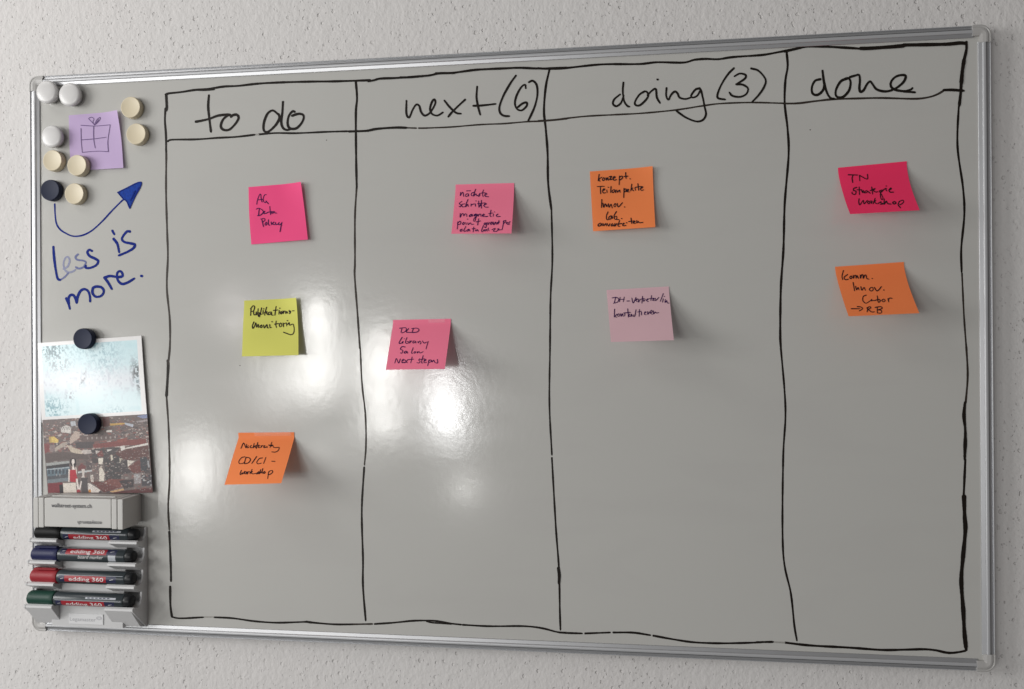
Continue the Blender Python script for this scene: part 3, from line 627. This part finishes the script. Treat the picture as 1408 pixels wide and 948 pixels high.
# ------------------------------------------------------------------ postcards
def vnoise(nx, ny, sx, sy, seed):
    r = np.random.default_rng(seed); g = r.random((sy + 2, sx + 2))
    X = np.linspace(0, sx, nx); Y = np.linspace(0, sy, ny); xi = X.astype(int); yi = Y.astype(int); fx = X - xi; fy = Y - yi
    fx = fx * fx * (3 - 2 * fx); fy = fy * fy * (3 - 2 * fy)
    a = g[np.ix_(yi, xi)]; b = g[np.ix_(yi, xi + 1)]; c = g[np.ix_(yi + 1, xi)]; d = g[np.ix_(yi + 1, xi + 1)]
    return (a * (1 - fx) + b * fx) * (1 - fy)[:, None] + (c * (1 - fx) + d * fx) * fy[:, None]
def postcard(label, q, outs, m, img, bow):
    """img: (ny, nx, 3) linear print colours, row 0 at the top"""
    ny, nx, _ = img.shape; P = [ray(*fix(*p), y=-o) for p, o in zip(q, outs)]
    org = (P[0] + P[1]) / 2; root = empty('postcard', org); tag(root, label, 'postcard')
    U, V = np.meshgrid((np.arange(nx)) / (nx - 1), (np.arange(ny)) / (ny - 1)); U = U[..., None]; V = V[..., None]
    X = (1 - U) * ((1 - V) * P[0] + V * P[3]) + U * ((1 - V) * P[1] + V * P[2])
    X[..., 1] -= (bow[0] * np.sin(math.pi * U) + bow[1] * np.sin(math.pi * V))[..., 0]
    v = [tuple(map(float, p)) for p in X.reshape(-1, 3)]; f = []
    for j in range(ny - 1):
        for i in range(nx - 1): k = j * nx + i; f.append((k, k + nx, k + nx + 1, k + 1))
    o = pydata('printed_card', v, f, m, root, True)
    at = o.data.color_attributes.new('print', 'FLOAT_COLOR', 'POINT')
    at.data.foreach_set('color', np.concatenate([img.reshape(-1, 3), np.ones((nx * ny, 1))], 1).astype(np.float32).ravel())
    so = o.modifiers.new('thickness', 'SOLIDIFY'); so.thickness = .0004; so.offset = -1
    adopt(root); return root
def fillpoly(img, X, Y, pts, c, a=1.0):
    m = np.zeros(X.shape, bool); n = len(pts)
    for i in range(n):
        x0, y0 = pts[i]; x1, y1 = pts[(i + 1) % n]
        if y0 == y1: continue
        cr = ((Y >= min(y0, y1)) & (Y < max(y0, y1))) & (X < (x1 - x0) * (Y - y0) / (y1 - y0) + x0); m ^= cr
    img[m] = img[m] * (1 - a) + np.array(s2l(c)) * a

# upper card: an icy slope in a white border
nx, ny = 260, 180
n1 = vnoise(nx, ny, 60, 30, 1); n2 = vnoise(nx, ny, 14, 9, 2); n3 = vnoise(nx, ny, 70, 34, 3); n4 = vnoise(nx, ny, 120, 80, 9)
U, V = np.meshgrid(np.linspace(0, 1, nx), np.linspace(0, 1, ny))
img = np.zeros((ny, nx, 3)); img[:] = s2l((198, 226, 232))
mid = np.exp(-((V - .52) / .16) ** 2)[..., None]; img = img * (1 - mid * .75) + np.array(s2l((218, 218, 225))) * mid * .75
low = np.clip((V - .6) * 4, 0, 1)[..., None]; img = img * (1 - low * .5) + np.array(s2l((222, 238, 242))) * low * .5
def shade(mask, c, a): 
    global img
    w = np.clip(mask, 0, 1)[..., None] * a; img = img * (1 - w) + np.array(s2l(c)) * w
streak = np.clip((n3 * .55 + n4 * .45 - .40) * 3.5, 0, 1)
shade(np.exp(-((U - .14) / .13) ** 2 - ((V - .08) / .12) ** 2) * streak * 1.8, (40, 92, 105), .9)
shade(np.exp(-((U - .20) / .12) ** 2 - ((V - .28) / .10) ** 2) * streak * 1.3, (96, 105, 118), .7)
shade(np.exp(-((U - .64) / .16) ** 2 - ((V - .25) / .24) ** 2) * streak * 1.1, (120, 158, 172), .6)
shade(np.exp(-((U - .50) / .20) ** 2 - ((V - .10) / .14) ** 2) * streak, (110, 165, 180), .5)
shade(np.clip((U - .86) * 12, 0, 1) * np.exp(-((V - .45 - (U - .9) * 1.2) / .16) ** 2) * np.clip(streak * 1.8 + .1, 0, 1) * 1.6, (38, 50, 58), .95)
shade(np.exp(-((U - .13) / .13) ** 2 - ((V - .82) / .14) ** 2) * streak * 1.3, (88, 148, 162), .8)
shade(np.exp(-((U - .70) / .10) ** 2 - ((V - .92) / .07) ** 2) * streak, (110, 160, 175), .7)
shade(np.exp(-((U - .30) / .04) ** 2 - ((V - .68) / .05) ** 2) * streak * 1.4, (120, 122, 136), .8)
shade(np.exp(-((U - .42 - .3 * (.5 - V)) / .02) ** 2 - ((V - .48) / .08) ** 2) * streak * 1.6, (90, 92, 104), .85)
shade(np.clip((n1 - .6) * 3, 0, 1) * np.exp(-((V - .5) / .25) ** 2), (172, 176, 190), .55)
shade(np.clip((.25 - n2) * 3, 0, 1), (160, 205, 215), .4)
edge = (U < .042) | (U > .955) | (V < .050) | (V > .925)
img[edge] = np.array(s2l((226, 224, 224))) * (.97 + .05 * n1[edge])[:, None]
postcard('glossy postcard of pale icy slope with white border, above the rooftop postcard', [(51.5, 471.5), (194.5, 461.5), (202.5, 573), (57.5, 582)],
         (.0065, .003, .0035, .0035), 'snow', img, (.0008, .0006))

# lower card: red roofs, a seated woman in red; drawn in the coordinates of an enlarged view (65..1265, 75..930)
nx, ny = 320, 230
U, V = np.meshgrid(np.linspace(0, 1, nx), np.linspace(0, 1, ny))
q = [(65, 140), (1205, 75), (1265, 925), (118, 945)]
X = (1 - U) * ((1 - V) * q[0][0] + V * q[3][0]) + U * ((1 - V) * q[1][0] + V * q[2][0])
Y = (1 - U) * ((1 - V) * q[0][1] + V * q[3][1]) + U * ((1 - V) * q[1][1] + V * q[2][1])
img = np.zeros((ny, nx, 3)); img[:] = s2l((104, 92, 90))
P = lambda c, *p, a=1.0: fillpoly(img, X, Y, [(p[i], p[i + 1]) for i in range(0, len(p), 2)], c, a)
rr = random.Random(5)
pal = [(134, 90, 84), (116, 78, 74), (92, 82, 82), (72, 66, 70), (160, 142, 134), (98, 88, 86), (126, 94, 90), (184, 172, 166), (138, 84, 76)]
for k in range(900):   # far roofs, smaller towards the top
    y = 90 + (rr.random() ** .8) * 380; s = .30 + (y - 90) / 380 * .6; x = rr.uniform(60, 1240); w = rr.uniform(20, 80) * s; h = rr.uniform(8, 26) * s
    P(rr.choice(pal), x, y, x + w * .85, y - h * .3, x + w, y + h * .6, x + w * .1, y + h, a=.85)
for k in range(260):
    y = 95 + rr.random() * 330; x = rr.uniform(70, 1230); s = rr.uniform(3, 9)
    P(rr.choice([(196, 186, 180), (165, 155, 152), (58, 54, 58), (176, 170, 172)]), x, y, x + s * 1.5, y, x + s * 1.5, y + s, x, y + s, a=.8)
P((128, 136, 168), 1090, 95, 1205, 75, 1208, 118, 1150, 120); P((150, 140, 140), 1090, 150, 1205, 130, 1210, 150, 1095, 168)
P((96, 62, 60), 730, 110, 800, 105, 810, 200, 735, 215); P((188, 150, 82), 805, 175, 960, 168, 975, 182, 810, 200); P((172, 176, 186), 960, 165, 1060, 185, 1050, 215, 975, 190)
P((205, 200, 195), 268, 220, 330, 195, 385, 215, 380, 285, 330, 275, 275, 270, a=.85)
for i in range(9): P((72, 62, 66), 275 + i * 12, 215 + (i % 2) * 16, 282 + i * 12, 215 + (i % 2) * 16, 282 + i * 12, 228 + (i % 2) * 16, 275 + i * 12, 228 + (i % 2) * 16)
P((178, 182, 188), 375, 155, 430, 150, 440, 200, 385, 205, a=.8); P((214, 208, 202), 765, 250, 830, 245, 825, 265, 768, 270)
P((202, 174, 100), 135, 318, 195, 316, 245, 352, 240, 380, 145, 382); P((170, 142, 84), 135, 318, 160, 318, 170, 380, 145, 382)
P((176, 158, 148), 370, 330, 430, 255, 480, 270, 475, 330, 372, 400); P((74, 66, 68), 430, 380, 640, 360, 620, 440, 440, 440)
for k in range(420):
    y = rr.uniform(430, 920); x = rr.uniform(90, 1250); w = rr.uniform(8, 40); h = rr.uniform(4, 18); t = rr.uniform(-.35, .1)
    P(rr.choice(pal + [(58, 54, 58), (64, 60, 64), (150, 144, 140)]), x, y, x + w, y + w * t, x + w, y + w * t + h, x, y + h, a=.8)
P((100, 84, 82), 480, 310, 860, 290, 880, 340, 620, 372, 500, 376)
for i in range(7): P((172, 162, 158), 555 + i * 50, 325 - i * 2, 570 + i * 50, 323 - i * 2, 572 + i * 50, 345 - i * 2, 557 + i * 50, 348 - i * 2, a=.7)
P((118, 62, 62), 80, 390, 145, 392, 140, 470, 85, 505); P((132, 118, 118), 145, 410, 200, 400, 210, 470, 148, 480, a=.8)
P((168, 156, 146), 200, 440, 290, 380, 330, 375, 340, 400, 250, 450, 210, 478, a=.9); P((184, 170, 154), 330, 400, 370, 420, 520, 470, 500, 515, 380, 480)
P((120, 66, 64), 620, 400, 940, 355, 1190, 340, 1200, 400, 900, 420, 640, 440); P((132, 74, 68), 880, 350, 980, 330, 1000, 365, 900, 385)
P((70, 64, 66), 560, 455, 910, 430, 900, 520, 870, 600, 620, 600); P((196, 186, 180), 490, 480, 515, 455, 600, 460, 610, 495, 530, 505, a=.8)
P((88, 76, 74), 85, 500, 300, 480, 560, 510, 590, 560, 330, 560, 100, 590); P((150, 152, 150), 100, 600, 360, 575, 362, 600, 105, 630); P((52, 50, 54), 105, 630, 362, 600, 362, 640, 108, 660)
P((92, 108, 118), 108, 660, 362, 635, 362, 720, 112, 740); P((168, 176, 180), 108, 665, 362, 640, 362, 648, 110, 673)
for i in range(6): P((60, 68, 78), 125 + i * 40, 668, 147 + i * 40, 666, 147 + i * 40, 712, 125 + i * 40, 716)
P((76, 78, 84), 112, 742, 362, 712, 362, 760, 115, 780); P((110, 118, 124), 112, 775, 362, 752, 362, 790, 115, 812)
for i in range(5): P((150, 148, 150), 195 + i * 18, 650 + (i % 2) * 60, 205 + i * 18, 650 + (i % 2) * 60, 205 + i * 18, 680 + (i % 2) * 60, 195 + i * 18, 682 + (i % 2) * 60, a=.7)
P((112, 40, 48), 118, 815, 285, 805, 290, 915, 122, 915); P((36, 28, 32), 245, 830, 290, 825, 290, 915, 250, 915)
P((200, 192, 186), 650, 465, 705, 472, 655, 505); P((112, 62, 60), 668, 500, 720, 460, 740, 530, 680, 530); P((206, 200, 194), 775, 455, 835, 455, 780, 480)
P((210, 202, 190), 680, 548, 735, 545, 725, 615, 682, 610); P((208, 200, 188), 688, 655, 712, 635, 745, 700, 742, 795, 690, 795)
P((64, 60, 62), 740, 560, 910, 500, 1000, 640, 900, 790, 760, 790); P((194, 186, 172), 812, 515, 832, 510, 842, 560, 818, 580); P((186, 178, 162), 910, 550, 950, 555, 945, 590, 915, 612)
P((92, 60, 58), 860, 500, 950, 430, 1210, 400, 1230, 560, 1000, 570, 930, 550); P((212, 206, 200), 920, 420, 960, 412, 970, 440, 1215, 385, 1215, 410, 980, 450, 925, 475)
P((66, 58, 62), 930, 560, 1000, 570, 1000, 640, 1130, 560, 1230, 560, 1240, 720, 1060, 700, 960, 720, 900, 640, a=.9); P((104, 62, 60), 1000, 640, 1130, 560, 1160, 700, 1060, 712, 1010, 670)
P((208, 200, 190), 995, 570, 1075, 580, 998, 645); P((62, 62, 68), 1130, 540, 1205, 540, 1210, 690, 1140, 690); P((150, 150, 152), 1205, 580, 1225, 580, 1232, 650, 1215, 655)
P((150, 146, 148), 1062, 720, 1135, 712, 1140, 820, 1068, 830, a=.85); P((64, 60, 66), 1145, 735, 1255, 725, 1258, 850, 1150, 850)
for i in range(14): x = 1070 + rr.random() * 170; y = 715 + rr.random() * 130; P((176, 178, 180), x, y, x + 18, y - 4, x + 20, y + 5, x + 4, y + 9)
P((112, 66, 62), 740, 800, 800, 770, 960, 780, 950, 850, 880, 880, 720, 870); P((94, 50, 50), 580, 790, 700, 800, 900, 870, 800, 900, 740, 915)
P((204, 196, 190), 560, 815, 590, 820, 700, 890, 680, 915, 570, 915, 565, 860); P((196, 128, 56), 568, 885, 595, 885, 598, 915, 570, 915); P((186, 150, 110), 800, 905, 950, 875, 960, 895, 830, 918)
P((84, 40, 42), 950, 900, 1260, 870, 1265, 925, 800, 925); P((58, 50, 54), 900, 790, 1060, 780, 1060, 860, 960, 880)
P((108, 60, 62), 455, 640, 500, 600, 545, 640, 530, 670, 460, 680); P((84, 74, 76), 540, 570, 610, 600, 610, 670, 560, 670); P((182, 184, 184), 455, 690, 610, 672, 612, 690, 455, 708); P((196, 190, 182), 590, 730, 625, 725, 628, 805, 600, 800)
P((74, 68, 70), 490, 760, 560, 760, 562, 915, 500, 915); P((205, 196, 186), 288, 812, 430, 808, 440, 915, 295, 915)
P((200, 190, 184), 497, 665, 530, 662, 525, 740, 535, 752, 490, 755, 505, 735)
P((40, 34, 38), 372, 560, 400, 548, 436, 556, 440, 610, 425, 640, 385, 630, 368, 600); P((218, 208, 202), 392, 560, 415, 556, 422, 590, 408, 612, 412, 640, 425, 670, 390, 672, 398, 620, 388, 590)
P((206, 192, 184), 350, 660, 368, 665, 362, 800, 348, 800); P((206, 192, 184), 425, 640, 442, 650, 448, 730, 436, 700); P((166, 32, 50), 368, 672, 432, 668, 440, 740, 455, 770, 440, 800, 372, 800, 364, 740)
P((214, 204, 198), 430, 765, 452, 765, 465, 870, 490, 785, 498, 800, 478, 890, 450, 895); P((150, 40, 52), 438, 885, 470, 880, 485, 908, 440, 915)
for k in range(700):
    y = rr.uniform(440, 900); x = rr.uniform(560, 1240); w = rr.uniform(8, 34); h = rr.uniform(3, 12); t = rr.uniform(-.5, .1)
    P(rr.choice(pal + [(98, 90, 90), (150, 144, 140), (206, 196, 186)]), x, y, x + w * .6, y + w * t * .6, x + w * .6, y + w * t * .6 + h, x, y + h, a=.5)
nz = vnoise(nx, ny, 150, 110, 6) - .5; nz2 = vnoise(nx, ny, 300, 210, 8) - .5
img = np.clip(img * (1 + (nz * .35 + nz2 * .45)[..., None]), .004, 1); img = np.clip(img * 1.02 + .012, .008, 1)  # slight lift paints a grey reflection haze into the print
postcard('postcard of red city rooftops with a seated woman in a red dress', [(58.2, 577.7), (202.5, 569.5), (210.2, 677.3), (66, 682)], (.0045, .0045, .0055, .0045), 'city', img, (.0006, .0003))

# ------------------------------------------------------------------ text helper
def text_mesh(s, size, italic=0.0, bold=0.0, fine=False):
    c = bpy.data.curves.new('lettering', 'FONT'); c.body = s; c.size = size; c.shear = italic; c.offset = bold; c.align_x = 'LEFT'; c.resolution_u = 3
    o = bpy.data.objects.new('lettering', c); col.objects.link(o); bpy.context.view_layer.update()
    me = bpy.data.meshes.new_from_object(o.evaluated_get(bpy.context.evaluated_depsgraph_get())); bpy.data.objects.remove(o); bpy.data.curves.remove(c)
    bm = bmesh.new(); bm.from_mesh(me)
    bmesh.ops.triangulate(bm, faces=bm.faces)
    if fine: bmesh.ops.subdivide_edges(bm, edges=bm.edges[:], cuts=3, use_grid_fill=True)
    return bm
def flat_text(name, s, width, hgt, origin, m, parent, rot180=False, italic=0, bold=0):
    bm = text_mesh(s, 1, italic, bold * 12); xs = [v.co.x for v in bm.verts]; x0, x1 = min(xs), max(xs)
    for v in bm.verts:
        x = (v.co.x - x0) / (x1 - x0) * width; z = v.co.y * hgt
        if rot180: x, z = width - x, -z
        v.co = Vector((origin[0] + x, origin[1], origin[2] + z))
    return from_bm(name, bm, m, parent)

# ------------------------------------------------------------------ eraser box
er = empty('board_eraser', (.095, 0, .165)); tag(er, 'off white board eraser block with printed web address above the markers', 'board eraser')
ex0, ex1, ez0, ez1, ed = .0335, .1588, .1500, .1876, .0425
box('body', (ex0 + .0160, -ed, ez0 + .0004), (ex1 - .0160, -.0085, ez1), 'eraser', er, .0010)
for k in range(2):
    a = ex0 + k * .0080; e = -.0004 * (1 - k)
    box('end_rib', (a, -ed - .0003 * k, ez0 - .0008 + e), (a + .0072, -.0085, ez1 + .0002 + e * .5), 'eraser', er, .0010)
    a = ex1 - k * .0080
    box('end_rib', (a - .0072, -ed - .0003 * k, ez0 - .0008 + e), (a, -.0085, ez1 + .0002 + e * .5), 'eraser', er, .0010)
box('inner_core', (ex0 + .002, -ed + .0011, ez0 + .0010), (ex1 - .002, -.009, ez1 - .0010), 'eraser', er)
box('felt_pad', (ex0 + .001, -.0085, ez0 + .0008), (ex1 - .001, -.0004, ez1 - .0006), 'eraser', er, .001)
box('grip_ridge', (ex0 + .018, -ed + .012, ez1 - .0002), (ex1 - .018, -ed + .0136, ez1 + .0012), 'eraser', er, .0004)
p0 = ray(71, 697.5, -ed); p1 = ray(126, 697.5, -ed)
flat_text('printed_text', 'wallstreet-system.ch', p1[0] - p0[0], .0074, (p0[0], -ed - .0006, p0[2]), 'print_grey', er, bold=.0006)
p0 = ray(107, 717.0, -ed); p1 = ray(140, 717.0, -ed)
flat_text('printed_text', 'ecosystem.ch', p1[0] - p0[0], .0066, (p0[0], -ed - .0006, p0[2] + .0003), 'print_grey', er, rot180=True, bold=.0006)
adopt(er)

# ------------------------------------------------------------------ marker holder
hd = empty('marker_holder', (.09, 0, .02)); tag(hd, 'light grey plastic magnetic holder with four shelves for board markers', 'marker holder')
HX0, HX1 = .0125, .166
tip = lambda k: .0240 + .0032 * k
tz = lambda k: .1285 - .0281 * k
def arc(k, extra=0.0):
    o, z = tip(k) - .0098, tz(k) + .0090; pts = []
    for a in np.linspace(180, 312, 14): pts.append((o + .0102 * math.cos(math.radians(a)), z + .0102 * math.sin(math.radians(a)) ))
    return pts
def tier(k, below):
    pts = [(0, tz(k) + .0138)] if k == 0 else [(0, tz(k) + .0128)]
    pts = [(0, tz(k) + .0020), (.0040, tz(k) + .0020)]
    pts += [p for p in arc(k) if p[1] < tz(k) + .0045] + [(tip(k), tz(k)), (tip(k) + .0003, tz(k) - .0026)]
    pts += [(tip(k) - .0163, tz(k) - .0118), (0, tz(k) - .0118)] if k < 3 else [(.0130, .0150), (0, .0105)]
    return pts
for k in range(4):
    pr = tier(k, 0)
    prism_x('shelf_bracket', pr, HX0 + .0022, .052, 'holder', hd); prism_x('shelf_bracket', pr, .1265, HX1 - .0026, 'holder', hd)
    lo = tz(k) - .0160 if k < 3 else .0135
    box('front_panel', (.0405, -(tip(k) - .0155), lo), (.142, -.0031, tz(k) + (.0105 if k else .0135)), 'holder', hd, .0004)
side = [(0, .0098), (.0012, .0098)] 
def sidepoly():
    p = [(0, tz(0) + .0145)]
    for k in range(4):
        p += [(tip(k) - .0203, tz(k) + (.0145 if k == 0 else .0165))] + [(a - .0, b) for a, b in arc(k)] + [(tip(k) + .0004, tz(k) + .0003), (tip(k) + .0006, tz(k) - .0026)]
        if k < 3: p += [(tip(k + 1) - .0198, tz(k + 1) + .0172)]
    p += [(.0010, .0100), (0, .0100)]; return p
prism_x('side_panel', sidepoly(), HX1 - .0025, HX1, 'holder', hd); prism_x('side_panel', sidepoly(), HX0, HX0 + .0021, 'holder', hd)
box('back_plate', (HX0 + .0022, -.0030, .0115), (HX1 - .0026, -.0007, tz(0) + .013), 'holder', hd)
la = ray(95, 843.5, -tip(3) + .0150); lb = ray(142, 859.5, -tip(3) + .0150)
box('name_label', (la[0], -tip(3) + .0144, lb[2]), (lb[0], -tip(3) + .0160, la[2]), 'label_white', hd, .0003)
flat_text('raised_lettering', 'Legamaster', (lb[0] - la[0]) * .76, .0070, (la[0] + .0015, -tip(3) + .01425, lb[2] + .0040), 'label_grey', hd)
for r in (.0030, .0018): 
    bm = bmesh.new(); n = 24
    for k in range(n):
        a0, a1 = 2 * math.pi * k / n, 2 * math.pi * (k + 1) / n; cx, cz = lb[0] - .0055, la[2] - .0048
        q = [bm.verts.new((cx + rr_ * math.cos(a) * 1.3, -tip(3) + .01425, cz + rr_ * math.sin(a) * .8)) for rr_, a in ((r, a0), (r, a1), (r - .0005, a1), (r - .0005, a0))]; bm.faces.new(q)
    from_bm('raised_lettering', bm, 'label_grey', hd)
adopt(hd)

# ------------------------------------------------------------------ markers
def marker(k, colour, xl, xr, clip, roll, label, extra):
    ro = .0088; cy, cz = -(tip(k) - .0098), tz(k) + .0078
    root = empty('board_marker', (xl, cy, cz)); tag(root, label, 'marker', 'board markers in the holder')
    capl = .0385; cm = 'cap_' + colour; L = xr - xl; t0 = L * .0
    def wrap(bm, x0, ang0, rad):
        for v in bm.verts:
            x, y = v.co.x, v.co.y; a = ang0 + y / rad
            v.co = Vector((x0 + x, -rad * math.cos(a), rad * math.sin(a)))
    def patch(name, x0, x1, a0, a1, m, rad=ro + .00008, n=8):
        bm = bmesh.new(); prev = None
        for i in range(n + 1):
            a = a0 + (a1 - a0) * i / n; c = [bm.verts.new((x, -rad * math.cos(a), rad * math.sin(a))) for x in (x0, x1)]
            if prev: bm.faces.new((prev[0], prev[1], c[1], c[0]))
            prev = c
        return from_bm(name, bm, m, root, True)
    lathe('barrel', [(capl - .004, ro * .8), (capl, ro * .97), (capl + .001, ro), (L - .0115, ro), (L - .0110, ro * .97), (L - .0104, ro * .90)], 'barrel', root, 'X', 40)
    lathe('end_plug', [(L - .0106, ro * .90), (L - .0100, ro * .93), (L - .0035, ro * .86), (L - .0012, ro * .74), (L - .0002, ro * .5), (L, 0)], 'plug', root, 'X', 40)
    rc = ro * 1.06
    cap = lathe('cap', [(0, 0), (.0000, rc * .72), (.0006, rc * .88), (.0018, rc * .96), (.0045, rc), (capl * .8, rc * 1.0), (capl * .81, rc * 1.015), (capl - .0008, rc * 1.02), (capl, rc * .98), (capl, ro * .8)], cm, root, 'X', 40)
    if clip:
        bm = bmesh.new(); bmesh.ops.create_cube(bm, size=1)
        for v in bm.verts: v.co = Vector((.0045 + (v.co.x + .5) * .032, -.0035 + v.co.y * .0055, rc + .0011 + v.co.z * .0022))
        bmesh.ops.bevel(bm, geom=list(bm.edges), offset=.0006, segments=2, affect='EDGES')
        c = from_bm('clip', bm, cm, cap)
        bm = bmesh.new(); bmesh.ops.create_cube(bm, size=1)
        for v in bm.verts: v.co = Vector((.0045 + (v.co.x + .5) * .006, -.002 + v.co.y * .005, rc - .0006 + v.co.z * .0030))
        from_bm('clip_foot', bm, cm, cap)
    # printed bands; angle 0 faces the room, + is up
    r0 = roll; hb = .0044 / ro
    patch('red_band', capl + .012, L - .036, r0 - hb, r0 + hb * .9, 'label_red'); patch('navy_band', capl + .004, capl + .0119, r0 - hb, r0 + hb * .9, 'label_navy'); patch('navy_band', L - .0359, L - .022, r0 - hb, r0 + hb * .9, 'label_navy')
    patch('fine_stripe', capl + .003, L - .013, r0 + hb * 1.02, r0 + hb * 1.13, 'sticker')  # thin grey stripe, doubling as the barrel's painted highlight line
    bm = text_mesh('edding 360', 1, 0, .006, True); xs = [v.co.x for v in bm.verts]; x0, x1 = min(xs), max(xs); wd = L - .036 - capl - .012 - .010
    for v in bm.verts: v.co = Vector(((v.co.x - x0) / (x1 - x0) * wd, v.co.y * .0072 , 0))
    wrap(bm, capl + .0185, r0 - .0026 / ro, ro + .00018); from_bm('printed_text', bm, 'text_white', root)
    for (x, dx) in ((capl + .0065, .004), (L - .031, .005)):
        bm = bmesh.new(); q = [bm.verts.new(p) for p in ((0, -.0008, 0), (dx, .0004, 0), (dx + .0008, .0010, 0), (.0004, 0.0000, 0))]; bm.faces.new(q); wrap(bm, x, r0, ro + .00018); from_bm('printed_mark', bm, 'text_white', root)
    if 'model' in extra:
        bm = text_mesh('board marker', 1, .35, .0, True); xs = [v.co.x for v in bm.verts]; x0, x1 = min(xs), max(xs)
        for v in bm.verts: v.co = Vector(((v.co.x - x0) / (x1 - x0) * .036, v.co.y * .0066, 0))
        wrap(bm, capl + .030, r0 - .0096 / ro, ro + .0002); from_bm('printed_text', bm, 'text_white', root)
        patch('sticker', L - .033, L - .0225, r0 - .0125 / ro, r0 - .0045 / ro, 'sticker', ro + .00025)
    if 'top' in extra:
        patch('sticker', capl + .046, L - .020, r0 + .0072 / ro, r0 + .0095 / ro, 'sticker', ro + .00025)
        for i in range(6): patch('printed_mark', capl + .049 + i * .0055, capl + .0525 + i * .0055, r0 + .0078 / ro, r0 + .0090 / ro, 'label_navy', ro + .0004, 2)
    adoptee = root.children
    for c in adoptee: c.location = (0, 0, 0)
    root.rotation_euler = (0, 0, 0)
    return root
marker(0, 'black', .0180, .1625, False, -.42, 'board marker with black cap on the top shelf, under the eraser', ('top',))
marker(1, 'blue', .0155, .1598, True, .80, 'board marker with dark blue cap, lettering turned upward', ('model',))
marker(2, 'red', .0165, .1618, True, -.02, 'board marker with bright red cap, second shelf from the bottom', ())
marker(3, 'green', .0140, .1612, False, -.45, 'board marker with dark green cap on the lowest shelf', ('top',))
